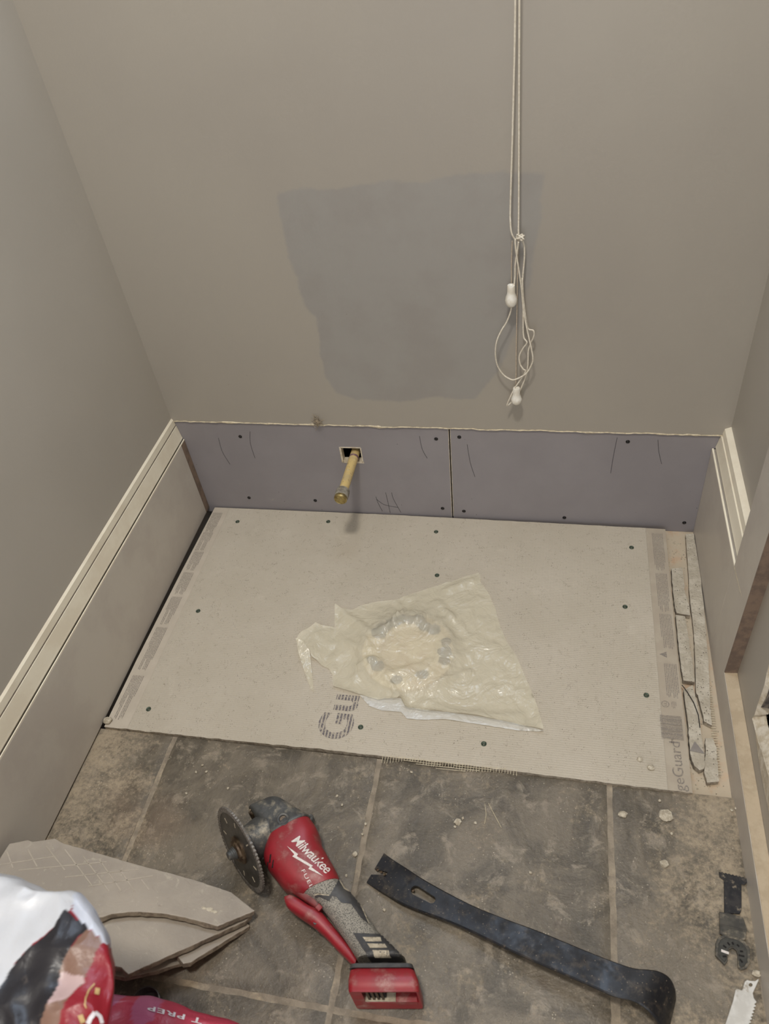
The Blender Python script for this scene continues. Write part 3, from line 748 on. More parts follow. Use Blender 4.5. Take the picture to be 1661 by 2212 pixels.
cord([(1113,516),(1113,528),(1117,560),(1126,620),(1130,665),(1137,705),(1147,750),(1151,775),(1147,790),(1135,808),(1112,820),(1100,818),(1086,808),(1074,788),(1070,763),(1073,737),(1083,714),(1094,696),(1103,672),(1108,640),(1112,600),(1113,570),(1117,545),(1120,522)], seed=2, dy=-.002)
cord([(1125,512),(1132,530),(1132.5,560),(1129,600),(1130,640),(1136,690),(1141,710),(1152,714),(1153,726),(1146,742),(1141,760),(1140,790),(1135,815),(1122,846)], seed=3, dy=.003)
cord([(1128,600),(1130,660),(1130,712),(1132,730),(1138,740),(1130,752),(1122,768),(1123,785),(1130,797),(1135,801),(1130,812),(1112,838),(1102,858),(1095,875),(1100,873),(1107,866)], seed=4)
cord([(1106.5,520),(1105,560),(1105,616)], .0008, mat='cord_thin', seed=5, dy=.006)
cord([(1119,520),(1117,640),(1115,760),(1114.5,842)], .0008, mat='cord_thin', seed=6, dy=.006)
random.seed(3); kp = []
for i in range(26):
    a = i*1.9; kp.append((1124+9*math.cos(a)*random.uniform(.5,1), 513+8*math.sin(a*1.3)*random.uniform(.5,1)))
P_ = [at(x, y, 1, YC+random.uniform(-.006,.004)) for x, y in kp]; b = MB(); b.tube(smooth_path(P_, 5), .0011, 6); mk('knot', b, M['cord'], bc, smooth=2)
for (px, py, L) in ((1104,616,.036),(1115.5,838,.033)):
    p = at(px, py, 1, YC-.002); b = MB()
    b.lathe(p, (0,0,-1), [(.0012,.0016),(.0,.003),(.0,.0054),(.001,.0058),(.010,.0060),(.013,.0062),(.019,.0082),(L*.68,.0092),(L*.84,.0084),(L*.95,.0055),(L,.002)], 28)
    mk('tassel', b, M['tassel'], bc, smooth=True)
# lint tuft on the torn wall edge
b = MB(); random.seed(8); c = at(685, 912, 1, YB-.006)
for i in range(60):
    p0 = c + Vector((random.gauss(0,.003), random.gauss(0,.002), random.gauss(0,.0035))); p1 = p0 + Vector((random.gauss(0,.004), random.gauss(0,.003), random.gauss(0,.005))); p2 = p1 + Vector((random.gauss(0,.003), random.gauss(0,.002), random.gauss(0,.004)))
    b.tube([p0, p1, p2], .00035, 4)
b2 = rock(c, (.0042,.003,.0052), 2.2, 2); b.add(b2.v, b2.f)
tag(mk('lint_tuft', b, simple('grey_lint', lin(172, 156, 132), lin(130, 118, 100), 300, .95)), 'small tan tuft of lint stuck on the torn wall edge', 'lint')

# ------------------------------------------------------------------ toilet flange under the plastic sheet
fc = fl(880,1404, .012)
tf = empty('toilet_flange', (fc.x, fc.y, ZB)); tag(tf, 'pale round floor flange with dark bolts, covered by the plastic sheet', 'flange')
M['pvc'] = simple('stained_pvc', lin(214, 200, 172), lin(190, 168, 136), 40, .5)
M['wax'] = simple('dark_wax_and_rust', lin(44, 42, 46), lin(84, 56, 48), 50, .5)
R0 = .062
b = MB(); b.lathe((fc.x, fc.y, ZB), (0,0,1), [(0,R0+.016),(.006,R0+.016),(.008,R0+.013),(.008,R0-.012),(.004,R0-.016),(0,R0-.016)], 48, False); mk('ring', b, M['pvc'], tf, smooth=True)
b = MB(); b.lathe((fc.x, fc.y, ZB), (0,0,1), [(.0005,R0-.015),(.0006,.001)], 32); mk('drain_plug', b, M['pvc'], tf)
random.seed(5)
for a, s in ((150,1.7),(138,1.6),(122,1.5),(108,1.4),(95,1.4),(82,1.5),(68,1.4),(50,1.5),(20,1.1),(2,1.4),(-14,1.1),(-55,1.2),(-98,1.2),(-140,1.4),(-155,1.1)):
    r = R0 + random.uniform(-.006, .006); an = math.radians(a)
    b = rock((fc.x+r*math.cos(an), fc.y+r*math.sin(an), ZB+.0085), (.0085*s, .0075*s, .0028), a*.7, 2); mk('bolt_residue', b, M['wax'], tf, smooth=2)

# ------------------------------------------------------------------ crumpled plastic sheet
z6 = lambda x, y: (600+x/2.768, 1200+y/2.768)
def plastic(name, alpha, col):
    t = NT(name); cr = t.math('ABSOLUTE', t.math('SUBTRACT', t.noise(13, 3, .55, dist=1.5), .5), 0.0); c2 = t.math('ABSOLUTE', t.math('SUBTRACT', t.noise(52, 3, .5, dist=1.2), .5), 0.0)
    nb = t.bump(t.math('ADD', t.math('MULTIPLY', t.ramp(cr, 0, .10), 1.0), t.math('MULTIPLY', t.ramp(c2, 0, .12), .35)),   .26, .005)
    t.done(col, .2, 0, nb, .8)
    tl = t.new('ShaderNodeBsdfTranslucent'); tl.inputs['Color'].default_value = col; tr = t.new('ShaderNodeBsdfTransparent'); tr.inputs['Color'].default_value = (1, .985, .93, 1)
    m1 = t.new('ShaderNodeMixShader'); m1.inputs[0].default_value = .22; t.link(t.p.outputs[0], m1.inputs[1]); t.link(tl.outputs[0], m1.inputs[2])
    m2 = t.new('ShaderNodeMixShader'); m2.inputs[0].default_value = 1-alpha; t.link(m1.outputs[0], m2.inputs[1]); t.link(tr.outputs[0], m2.inputs[2]); t.link(m2.outputs[0], t.out.inputs['Surface'])
    return t.m
M['film'] = plastic('yellowed_translucent_film', .57, lin(244, 237, 215)); M['film_white'] = plastic('white_translucent_film', .85, lin(232, 230, 224))
ring_c = (fc.x, fc.y)
def seg_d(x, y, ax, ay, bx, by):
    ex, ey = bx-ax, by-ay; t = max(0, min(1, ((x-ax)*ex+(y-ay)*ey)/(ex*ex+ey*ey))); return math.hypot(x-ax-t*ex, y-ay-t*ey), t
CREASE = []
for item in [((750,330),(670,440),.010,.003), ((670,440),(660,470),.008,.003), ((590,630),(470,660),.009,.004), ((570,575),(480,580),.006,.004), ((640,740),(740,870),.010,.004), ((740,870),(760,920),.010,.004),
             ((340,300),(560,470),.009,.008), ((900,800),(1150,680),.008,.006), ((700,720),(900,640),.007,.008), ((560,470),(740,430),.007,.006), ((950,270),(1080,400),.006,.006), ((480,560),(400,500),.008,.006),
             ((780,850),(1000,900),.005,.006), ((930,940),(1450,960),.006,.010), ((1180,520),(1380,560),.004,.012), ((700,265),(760,320),.006,.006), ((500,480),(540,540),.006,.005), ((820,420),(900,330),.005,.006), ((1000,200),(1180,130),.005,.008)]:
    a = fl(*z6(*item[0]), .012); c_ = fl(*z6(*item[1]), .012); CREASE.append((a.x, a.y, c_.x, c_.y, item[2], item[3]))
def sheet_z(x, y, lift=0.0):
    r = math.hypot(x-ring_c[0], y-ring_c[1])
    z = .0065 + .0135*math.exp(-((r-R0-.002)/.026)**2) + (.004 if r < R0 else 0)*(1-(r/R0)**2)
    amp = 1.15 if r < .11 else .75
    z += amp*.0045*(1-abs(fbm(x, y, 1, 17, 3))*1.8) - amp*.002 + .0014*fbm(x, y, 5, 60, 3)
    for (ax, ay, bx, by, h, w) in CREASE:
        d, t = seg_d(x, y, ax, ay, bx, by); z += h*1.05*math.exp(-(d/w)**2)*(1-.5*abs(2*t-1))
    if r < R0+.02: z = max(z, ZB+.0135)
    return max(z, .0062) + lift
SH = [(345,298),(380,318),(440,322),(500,292),(600,270),(700,262),(760,236),(900,188),(1050,142),(1200,98),(1212,128),(1210,150),(1260,220),(1300,310),(1330,420),(1370,510),(1420,585),(1470,700),(1512,795),(1552,905),(1588,1050),
      (1440,1020),(1200,975),(1000,950),(860,935),(760,915),(735,868),(600,866),(480,828),(330,782),(325,705),(300,668),(262,652),(235,628),(205,612),(196,580),(160,548),(122,542),(140,505),(160,482),(200,452),(232,422),(260,428),(340,424),(340,360)]
poly = [fl(*z6(*p), .010) for p in SH]; poly2 = [(p.x, p.y) for p in poly]
random.seed(2)
tv, tfc = fill_poly(poly2, .0048)
flapc = fl(*z6(190,520), .02)
vs = []
for p in tv:
    z = sheet_z(p.x, p.y); de = pdist(poly2, p.x, p.y)
    f_ = fl(*z6(300,560), .012)
    lf = max(0, (f_.x - p.x))*.38                      # torn left flap stands up a little
    s = max(0, 1-de/.02); front_ = max(0, min(1, (.70-p.y)/.06))
    vs.append((p.x, p.y, z + lf + s*s*front_*.009))
b = MB(); b.add(vs, tfc)
sheet = mk('plastic_sheet', b, M['film'], smooth=2); tag(sheet, 'crumpled yellowish-white plastic sheet lying on the cement board', 'plastic sheet')
UN = [(490,836),(600,850),(735,852),(760,900),(860,920),(1000,935),(1200,960),(1440,1005),(1592,1048),(1560,1052),(1440,1046),(1200,1008),(1000,978),(860,982),(772,976),(738,936),(620,926),(548,900)]
up = [(fl(*z6(*p), .006).x, fl(*z6(*p), .006).y) for p in UN]; tv, tf2 = fill_poly(up, .004)
b = MB(); b.add([(p.x, p.y, .0056 + .0022*abs(fbm(p.x, p.y, 3, 40, 2))) for p in tv], tf2); tag(mk('under_layer', b, M['film_white'], sheet, smooth=2), 'white lower layer showing along the near edge')
ST = [(122,542),(160,548),(196,585),(200,660),(205,730),(214,805),(196,790),(172,730),(150,665),(132,610)]
up = [(fl(*z6(*p), .010).x, fl(*z6(*p), .010).y) for p in ST]; tv, tf2 = fill_poly(up, .004); f0 = fl(*z6(300,560), .012)
b = MB()
vv_ = []
yhi = max(p[1] for p in up); ylo = min(p[1] for p in up)
for p in tv:
    k = (p.y-ylo)/(yhi-ylo); vv_.append((p.x, p.y, .0058 + k*k*(max(0, f0.x-p.x)*.38+.006) + .003*abs(fbm(p.x, p.y, 1, 50, 2))))
b.add(vv_, tf2); tag(mk('torn_strip', b, M['film'], sheet, smooth=2), 'narrow torn strip hanging off the left end')

# ------------------------------------------------------------------ crumbs of mortar
M['crumb'] = simple('pale_mortar_crumb', lin(200, 190, 170), lin(168, 156, 136), 200, .95, bump=.7, bscale=600)
BIG = [(1438,1762,.0092,0,'largest pale mortar crumb on the right-hand slate tile'), (1345,1759,.0058,0,'pale mortar crumb just right of the right-hand grout line'), (1435,1865,.0055,0,'pale mortar crumb midway down the right-hand slate tile'),
       (232,1556,.0078,ZB,'jagged pale crumb at the left front corner of the cement board'), (1406,1658,.0052,ZB,'larger pale crumb on the cement board beside the printed lettering'), (1382,1640,.0042,ZB,'smaller pale crumb on the cement board left of the printed lettering'),
       (989,1775,.0055,0,'cream crumb on the middle slate tile near two loose fibres'), (1634,2103,.0050,0,'white chip beside the pale saw blade tang'), (767,1845,.0042,0,'small cream crumb right of the angle grinder housing')]
for i, (px, py, r, z, lab) in enumerate(BIG):
    p = fl(px, py, z+r*.4); o = mk('mortar_crumb', rock((p.x, p.y, z+r*.42), (r, r*.85, r*.55), i*2.7+1, 2), M['crumb']); tag(o, lab, 'crumb', 'mortar crumbs')
SM = [(1027,1778),(889,1668),(1146,1886),(1451,1801),(1589,1746),(748,1892),(830,1966),(728,1720),(783,1802),(790,1780),(424,1668),(403,1714),(493,1703),(446,1667),(739,1739),(437,1653),(1000,1768),(983,1786),(1425,1730),(1580,1750),(1120,1560),(1410,1652)]
src = [rock((0,0,.0011), (.0024,.0021,.0014), i*5.3, 1) for i in range(3)]
srco = []
for i, (px, py) in enumerate(SM[:20]):
    p = fl(px, py, .001)
    if i < 3:
        o = mk('mortar_crumb', src[i], M['crumb'], origin=(0,0,0)); o.location = (p.x, p.y, 0.0006); WLOC[o] = np.array((p.x, p.y, .0006)); srco.append(o)
    else: o = dup(srco[i % 3], (p.x, p.y, .0006), None, (0, 0, random.uniform(0, 6)))
    tag(o, 'tiny cream crumb scattered on the slate tiles', 'crumb', 'tiny crumbs on the tiles')
random.seed(21)
def grit(name_label, cnt, xr, yr, zf, ok, rmax):
    b = MB()
    for i in range(cnt):
        x = random.uniform(*xr); y = random.uniform(*yr)
        if not ok(x, y): continue
        r = random.uniform(.0003, rmax); z = zf(x, y); a = random.uniform(0, 6)
        b.add([(x+r*math.cos(a+k*2.1), y+r*math.sin(a+k*2.1), z) for k in range(3)]+[(x, y, z+r*.9)], [(0,1,3),(1,2,3),(2,0,3)])
    tag(mk('mortar_grit', b, M['crumb'], kind='stuff'), name_label, 'grit')
grit('fine pale mortar grit scattered over the slate tiles', 2200, (-.70, .265), (.15, YT-.004), lambda x, y: fbm(x, y, 7, 14, 5)*.0011, lambda x, y: fbm(x, y, 3, 9, 3) > random.uniform(-.35, .5) or random.random() < .2, .0011)
grit('fine pale grit scattered over the large cement board', 900, (-.69, .21), (YT+.006, 1.08), lambda x, y: ZB, lambda x, y: fbm(x, y, 9, 8, 3)+(.62-y)*2.0 > random.uniform(-.2, .6), .0010)
grit('grit lying on the bare plywood in the right-hand gap', 420, (.217, .267), (YT+.006, 1.08), lambda x, y: -.0124, lambda x, y: True, .0020)
for pts, lab in (([(1047,1736),(1050,1760),(1046,1780)], 'short pale glass fibre on the middle slate tile'), ([(1055,1735),(1068,1760),(1083,1788)], 'longer pale glass fibre slanting on the middle slate tile')):
    b = MB(); b.tube(smooth_path([fl(*p, .0018) for p in pts]), .0004, 5); tag(mk('glass_fibre', b, M['scrim']), lab, 'fibre')
# ------------------------------------------------------------------ angle grinder
zg = lambda x, y: (440+x/3.194, 1700+y/3.194)
M['red'] = simple('red_plastic', lin(146, 34, 42), lin(130, 30, 36), 30, .42, bump=.06, dust=lin(172, 132, 122), dlo=.50, dhi=.80, dscale=30)
M['gear'] = simple('grey_cast_gear_case', lin(84, 84, 82), lin(68, 68, 68), 40, .5, .25, bump=.2, dust=lin(176, 163, 140), dlo=.50, dhi=.74, dscale=36)
M['black_rubber'] = simple('dark_rubber', lin(58, 57, 58), lin(74, 72, 70), 60, .55, dust=lin(150, 142, 130), dlo=.60, dhi=.85, dscale=50)
t = NT('dotted_grip'); v = t.voro(760)
c = t.mix(t.ramp(v, .30, .50), lin(62, 61, 60), lin(150, 144, 132)); c = t.mix(t.ramp(t.noise(26, 4, .6), .5, .75, 0, .6), c, lin(158, 150, 136))
M['grip'] = t.done(c, .6, 0, t.bump(v, .6, .001))
M['steel'] = simple('worn_steel', lin(112, 110, 108), lin(92, 90, 88), 60, .35, .85, bump=.08, bscale=400)
M['steel_rim'] = simple('diamond_rim', lin(138, 132, 124), lin(112, 106, 100), 200, .5, .6, bump=.4, bscale=500)
M['rusty'] = simple('brown_oiled_steel', lin(72, 58, 46), lin(98, 82, 64), 90, .4, .7, dust=lin(140, 124, 100), dscale=120)
M['white_print'] = simple('white_print', lin(222, 214, 208), lin(206, 196, 188), 300, .5)
M['pale'] = simple('pale_dust_fill', lin(188, 176, 154), lin(164, 152, 132), 200, .95, bump=.6, bscale=700)
g = empty('angle_grinder', tuple(fl(*zg(760,650), 0))); tag(g, 'red and grey cordless angle grinder lying on the slate tiles', 'angle grinder')
def st(L, Rr, zc, t, e=3.2, tilt=0.0, n=36):
    l, r = fl(*zg(*L), zc), fl(*zg(*Rr), zc); c = (l+r)/2; a = (r-l)/2; u = Vector((0,0,1)); 
    return sup(c, a - u*tilt, u*t, n, e)
def refine(secs, k=4):
    out = []; n = len(secs)
    for i in range(n-1):
        s0, s1, s2, s3 = secs[max(i-1,0)], secs[i], secs[i+1], secs[min(i+2,n-1)]
        for j in range(k):
            t = j/k
            out.append([.5*((2*p1)+(-p0+p2)*t+(2*p0-5*p1+4*p2-p3)*t*t+(-p0+3*p1-3*p2+p3)*t**3) for p0,p1,p2,p3 in zip(s0,s1,s2,s3)])
    return out + [secs[-1]]
ZG = .043
b = MB(); b.loft(refine([st((466,392),(742,240),ZG,.0335,3.6), st((440,455),(795,322),ZG,.0350,3.6), st((432,545),(815,405),ZG,.0350,3.4), st((500,640),(866,500),ZG,.0340,3.2), st((585,735),(922,600),ZG,.0315,3.0), st((690,772),(946,662),ZG,.0270,2.8)]))
housing = mk('motor_housing', b, M['red'], g, smooth=True)
b = MB(); b.loft(refine([st((330,188),(500,112),ZG,.025,6), st((345,205),(560,130),ZG,.031,6), st((420,320),(690,206),ZG,.0325,4.5), st((462,385),(748,236),ZG,.0345,4.2), st((476,402),(752,250),ZG,.0330,4.0)], 3))
head = mk('gear_case', b, M['gear'], g, smooth=True)
b = MB(); b.loft(refine([st((680,766),(940,650),ZG,.0262,2.6), st((772,800),(985,705),ZG,.0240,2.5), st((858,895),(1062,790),ZG,.0225,2.4), st((938,1005),(1148,920),ZG,.0225,2.4), st((1005,1105),(1222,1025),ZG,.0235,2.6), st((1050,1180),(1330,1140),ZG,.0270,3.0), st((1068,1214),(1395,1198),ZG,.0300,3.4)]))
grip = mk('handle_grip', b, M['grip'], g, smooth=True)
gt = bvh_of([housing, head, grip])
def decal_poly(poly_px, mat, name, off=.0005, step=2.2, par=g, tree=gt):
    tv, tf_ = fill_poly(poly_px, step); pts = [cast(tree, p.x, p.y, off) for p in tv]
    ok = [i for i, p in enumerate(pts) if p is not None]; idx = {i: k for k, i in enumerate(ok)}
    b = MB(); b.add([pts[i] for i in ok], [tuple(idx[i] for i in f) for f in tf_ if all(i in idx for i in f)])
    return mk(name, b, mat, par, smooth=2)
def decal_text(body, o, right, upv, mat, name, off=.0007, par=g, tree=gt, **kw):
    vs, fs = text_mesh(body, 1.0, **kw); wv = max(v[0] for v in vs)
    pts = [cast(tree, o[0]+right[0]*x/wv+upv[0]*y, o[1]+right[1]*x/wv+upv[1]*y, off) for x, y in vs]
    b = MB(); ok = [i for i, p in enumerate(pts) if p is not None]; idx = {i: k for k, i in enumerate(ok)}
    b.add([pts[i] for i in ok], [tuple(idx[i] for i in f) for f in fs if all(i in idx for i in f)]); return mk(name, b, mat, par)
S = 3.194
o = zg(600,372); tag(decal_text('Milwaukee', o, (245/S, 232/S), (66/S, -72/S), M['white_print'], 'printed_logo', shear=.28, bold=.008, spacing=.92), 'white script lettering')
decal_poly([zg(*p) for p in [(575,408),(652,464),(642,478),(755,545),(742,553),(826,616),(722,566),(733,551),(612,480),(626,466)]], M['white_print'], 'printed_bolt', .0007, 3)
o = zg(672,574); decal_text('FUEL', o, (66/S, 128/S), (32/S, -17/S), M['white_print'], 'printed_letters', bold=-.004, spacing=1.15)
decal_poly([zg(*p) for p in [(766,744),(790,738),(870,748),(905,690),(932,632),(966,702),(1042,748),(1088,835),(1140,948),(1085,905),(1015,808),(950,800),(915,760),(885,752),(868,788),(800,758),(772,768)]], M['black_rubber'], 'rubber_inlay', .0007, 2.5)
decal_poly([zg(*p) for p in [(766,738),(790,732),(868,746),(866,752),(790,741),(768,747)]], M['pale'], 'pale_line', .0011, 2.5)
decal_poly([zg(*p) for p in [(930,648),(964,706),(1040,752),(1084,836),(1134,944),(1140,945),(1090,832),(1044,744),(970,698),(934,640)]], M['pale'], 'pale_line', .0011, 2.5)
decal_poly([zg(*p) for p in [(1032,1008),(1262,1024),(1300,1075),(1384,1188),(1360,1200),(1165,1208),(1120,1150)]], M['black_rubber'], 'vent_panel', .0016, 3)
for q in ([(1098,1040),(1214,1046),(1226,1076),(1120,1072)], [(1130,1086),(1246,1092),(1264,1120),(1150,1118)], [(1165,1134),(1276,1138),(1296,1166),(1182,1165)]):
    decal_poly([zg(*p) for p in q], M['pale'], 'vent_slot', .0024, 3)
for q in ([(458,468),(468,462),(462,520),(452,524)], [(478,505),(486,500),(480,555),(470,560)], [(440,520),(448,516),(444,560),(438,562)]):
    decal_poly([zg(*p) for p in q], M['dark'], 'cooling_slot', .0006, 3)
# disc and spindle
Vd = Vector((-.658, -.753, 0)); ND = (Vd*math.cos(math.radians(15)) + Vector((0,0,1))*math.sin(math.radians(15))).normalized()
dc = fl(*zg(252,430), .0605)
RD = .0600
b = MB(); b.lathe(dc - ND*.0010, ND, [(0,.009),(0,RD-.0065),(.0020,RD-.0065),(.0020,.009)], 72); disc = mk('cutting_disc', b, M['steel'], g, smooth=True)
b = MB(); nT = 72; a_ = ND.orthogonal().normalized(); c_ = ND.cross(a_); secs = []
for k in range(nT*2):
    an = math.pi*k/nT; d = a_*math.cos(an) + c_*math.sin(an); h = .0019 if k % 2 else .0011; an2 = an + .07; d2 = a_*math.cos(an2) + c_*math.sin(an2)
    secs.append([dc + d*(RD-.0068) + ND*h, dc + d2*(RD+(.0006 if k % 2 else -.0004)) + ND*h, dc + d2*(RD+(.0006 if k % 2 else -.0004)) - ND*h, dc + d*(RD-.0068) - ND*h])
secs.append(secs[0]); b.loft(secs, False, False); mk('diamond_rim', b, M['steel_rim'], disc)
for k in range(8):
    an = math.pi*k/4 + .3; d = a_*math.cos(an) + c_*math.sin(an); t_ = ND.cross(d); b = MB(); b.obox(dc + d*(RD*.70) + ND*.0011, d*.0038, t_*.0009, ND*.0003); mk('disc_slot', b, M['pale'], disc)
for k in range(8):
    pass

b = MB(); b.lathe(dc, ND, [(.0008,.0195),(.0032,.0195),(.0040,.0180),(.0048,.0160),(.0072,.0150),(.0078,.0125),(.0084,.0120)], 36); mk('lock_nut', b, M['rusty'], g, smooth=True)
b = MB(); b.lathe(dc, ND, [(.008,.0088),(.0095,.0088),(.0098,.0078),(.0118,.0078),(.0122,.0068),(.0142,.0068),(.0146,.0060),(.0180,.0060),(.0186,.0048),(.0186,.003)], 24); mk('spindle', b, M['gear'], g, smooth=True)
b = MB(); b.lathe(dc, -ND, [(.0012,.0200),(.004,.0210),(.006,.0215),(.0065,.0262),(.012,.0272),(.013,.0250),(.022,.0245),(.034,.0265),(.044,.0268),(.052,.020)], 36); mk('spindle_neck', b, M['gear'], g, smooth=True)
b = MB(); b.lathe(dc, -ND, [(.0052,.0255),(.0052,.0292),(.0082,.0296),(.0085,.0255)], 36, False); mk('guard_ring', b, M['steel'], g, smooth=True)
tg = bvh_of([head])
for (x, y, r) in ((548,222,.0088),):
    p = cast(tg, *zg(x, y), 0.0); n_ = Vector((.12,-.05,1)).normalized()
    b = MB(); b.lathe(p, n_, [(-.002,r),(.0012,r),(.0018,r*.88),(.0012,r*.62),(-.0006,r*.58),(-.0008,.001)], 24); mk('handle_socket', b, M['gear'], g, smooth=True)
    b = MB(); b.lathe(p, n_, [(-.0004,r*.55),(-.0002,r*.5),(-.0002,.001)], 20); mk('socket_hole', b, M['rusty'], g)
for (x, y) in ((340,178),(452,318),(735,222)):
    p = fl(*zg(x, y), .060 if x != 735 else .055); b = MB(); b.lathe(p, (0,0,1), [(-.012,.0055),(.004,.0055),(.005,.0048),(.0042,.003),(.003,.0028)], 18); mk('case_bolt', b, M['rusty'] if x != 735 else M['gear'], g, smooth=True)
p = fl(*zg(405,445), .052); b = MB(); b.tube([fl(*zg(420,390), .056), fl(*zg(398,440), .05), fl(*zg(405,490), .042)], [.004,.0055,.0045], 12); mk('guard_lever', b, M['gear'], g, smooth=True)
# paddle switch
pad = [((556,770),(610,752),.050,.006),((575,830),(660,776),.046,.010),((640,885),(726,822),.042,.013),((735,950),(812,868),.039,.014),((830,1030),(880,945),.036,.013),((915,1120),(950,1030),.034,.012),((990,1195),(1020,1120),.034,.011),((1048,1250),(1062,1195),.036,.009)]
b = MB(); b.loft(refine([st(L, Rr, z, t, 3.0, 0, 20) for L, Rr, z, t in pad], 4)); mk('paddle_switch', b, M['red'], g, smooth=True)
b = MB(); b.loft(refine([st((600,730),(650,690),.050,.004,3,0,16), st((650,760),(720,715),.052,.007,3,0,16), st((735,820),(800,770),.046,.007,3,0,16), st((800,870),(840,830),.044,.005,3,0,16)], 3)); mk('switch_arm', b, simple('dark_red_plastic', lin(96, 30, 32), lin(120, 44, 42), 60, .5), g, smooth=True)
b = MB(); b.obox(fl(*zg(795,832), .054), Vector((.003,-.002,0)), Vector((.002,.003,0)), (0,0,.002)); mk('lock_tab', b, M['red'], g, bevel=.001)
b = MB(); b.tube([fl(*zg(770,930), .05), fl(*zg(790,985), .03)], .003, 10); mk('switch_pin', b, M['gear'], g, smooth=True)
# battery foot
A = Vector((.988, .152, 0)); Bv = Vector((.152, -.988, 0)); F0 = Vector((-.2045, .2330, 0)); LW = .0830; DP = .026
def fbox(x0, x1, d0, d1, z0, z1):      # x along the foot, d back from the front face
    c = F0 + A*((x0+x1)/2) - Bv*((d0+d1)/2) + Vector((0,0,(z0+z1)/2)); return c, A*((x1-x0)/2), Bv*((d1-d0)/2), Vector((0,0,(z1-z0)/2))
def fb(name, mat, *a, bevel=.0015):
    b = MB(); b.obox(*fbox(*a)); return mk(name, b, mat, g, bevel=bevel, smooth=True)
# shell: a rounded block with a hollow front
b = MB()
def rr(d, z0, z1, x0, x1, rad=.006):
    pts = []
    for (cx, cz, a0) in ((x1-rad, z1-rad, 0), (x0+rad, z1-rad, 90), (x0+rad, z0+rad, 180), (x1-rad, z0+rad, 270)):
        for k in range(5):
            an = math.radians(a0+22.5*k); pts.append((cx+rad*math.cos(an), cz+rad*math.sin(an)))
    return [F0 + A*x - Bv*d + Vector((0,0,z)) for x, z in pts]
b.loft([rr(DP, .008, .070, .006, LW-.010), rr(DP-.003, .004, .074, .001, LW-.006), rr(.012, .003, .0775, 0, LW-.001), rr(.002, .003, .0755, .0005, LW), rr(0, .004, .0740, .0015, LW-.001, .005),
        rr(.0002, .030, .0700, .0155, LW-.0035, .002), rr(.022, .031, .0690, .0165, LW-.0050, .002)], True, True)
foot = mk('battery_foot', b, M['red'], g, smooth=True)
b = MB(); b.loft([rr(DP+.005, .012, .0705, .004, LW-.016), rr(DP+.0035, .008, .0735, .001, LW-.008), rr(DP-.001, .007, .0745, 0, LW-.006)], True, True); mk('foot_collar', b, M['black_rubber'], g, smooth=True)
fb('terminal_block', M['dark'], .018, .041, .004, .021, .034, .068, bevel=.0008)
for k in range(4): fb('terminal_blade', M['rusty'], .0195+.0055*k, .0225+.0055*k, .0015, .006, .036, .066, bevel=.0003)
fb('terminal_rail', M['rusty'], .041, .056, .008, .021, .040, .062, bevel=.001)
fb('guide_rail', M['pale'], .012, .062, .0006, .021, .0305, .0335, bevel=.0006)
fb('latch_rail', M['red'], .052, .078, -.0006, .012, .022, .036, bevel=.001)

# ------------------------------------------------------------------ pry bar
def bool_cut(o, mb):
    c = mk('cutter', mb, M['dark']); md = o.modifiers.new('b', 'BOOLEAN'); md.operation = 'DIFFERENCE'; md.object = c; md.solver = 'EXACT'
    bpy.context.view_layer.update(); dg = bpy.context.evaluated_depsgraph_get(); me = bpy.data.meshes.new_from_object(o.evaluated_get(dg))
    o.modifiers.remove(md); o.data = me; bpy.data.objects.remove(c)
z3 = lambda x, y: (780+x/1.885, 1780+y/1.885)
def pry_mat():
    t = NT('worn_black_paint')
    c = t.mix(t.ramp(t.noise(70, 6, .75), .50, .66), lin(26, 26, 29), lin(62, 55, 48))
    c = t.mix(t.ramp(t.noise(170, 5, .8), .60, .70), c, lin(120, 102, 82))
    c = t.mix(t.math('MULTIPLY', t.ramp(t.voro(150), .05, .12, 1, 0), .8), c, lin(140, 124, 104))
    return t.done(c, t.ramp(t.noise(40, 5, .7), .35, .7, .32, .6), .0, t.bump(t.noise(160, 5, .7), .2, .001), .38)
M['pry'] = pry_mat()
ST_ = [((92,122),(24,236),.0035,.0010),((130,150),(62,262),.0055,.0022),((180,182),(105,288),.0080,.0030),((270,240),(190,335),.0115,.0034),((440,330),(368,402),.0175,.0036),((590,392),(500,462),.0235,.0036),((720,440),(640,530),.0290,.0036),
       ((900,515),(800,600),.0360,.0036),((1040,570),(940,660),.0415,.0036),((1110,592),(1030,700),.0435,.0036),((1165,597),(1100,716),.0440,.0036),((1205,603),(1145,738),.0430,.0036),((1240,620),(1180,768),.0390,.0036),((1262,646),(1208,802),.0310,.0036),((1272,680),(1228,838),.0200,.0036),((1275,712),(1238,866),.0060,.0030)]
L3 = [fl(*z3(*s[1]), s[2]) for s in ST_]; U3 = [fl(*z3(*s[0]), s[2]) for s in ST_]
C3 = [(a+b_)/2 for a, b_ in zip(L3, U3)]; secs = []
for i, s in enumerate(ST_):
    t_ = (C3[min(i+1, len(C3)-1)] - C3[max(i-1, 0)]).normalized(); w_ = (U3[i]-L3[i]); hw = w_.length/2*1.05; w_ = w_.normalized(); n_ = w_.cross(t_).normalized()
    if n_.z < 0 and i < 12: n_ = -n_
    if i >= 12:
        pn = secs_n
        if n_.dot(pn) < 0: n_ = -n_
    secs_n = n_
    e = hw-.0016; th = s[3]
    secs.append([C3[i]-w_*hw*1+n_*(-th*.4), C3[i]-w_*hw+n_*(th*.4-0), C3[i]-w_*e+n_*th*.75, C3[i]+w_*e+n_*th*.75, C3[i]+w_*hw+n_*th*.4, C3[i]+w_*hw-n_*th*.4, C3[i]+w_*e-n_*th*.75, C3[i]-w_*e-n_*th*.75])
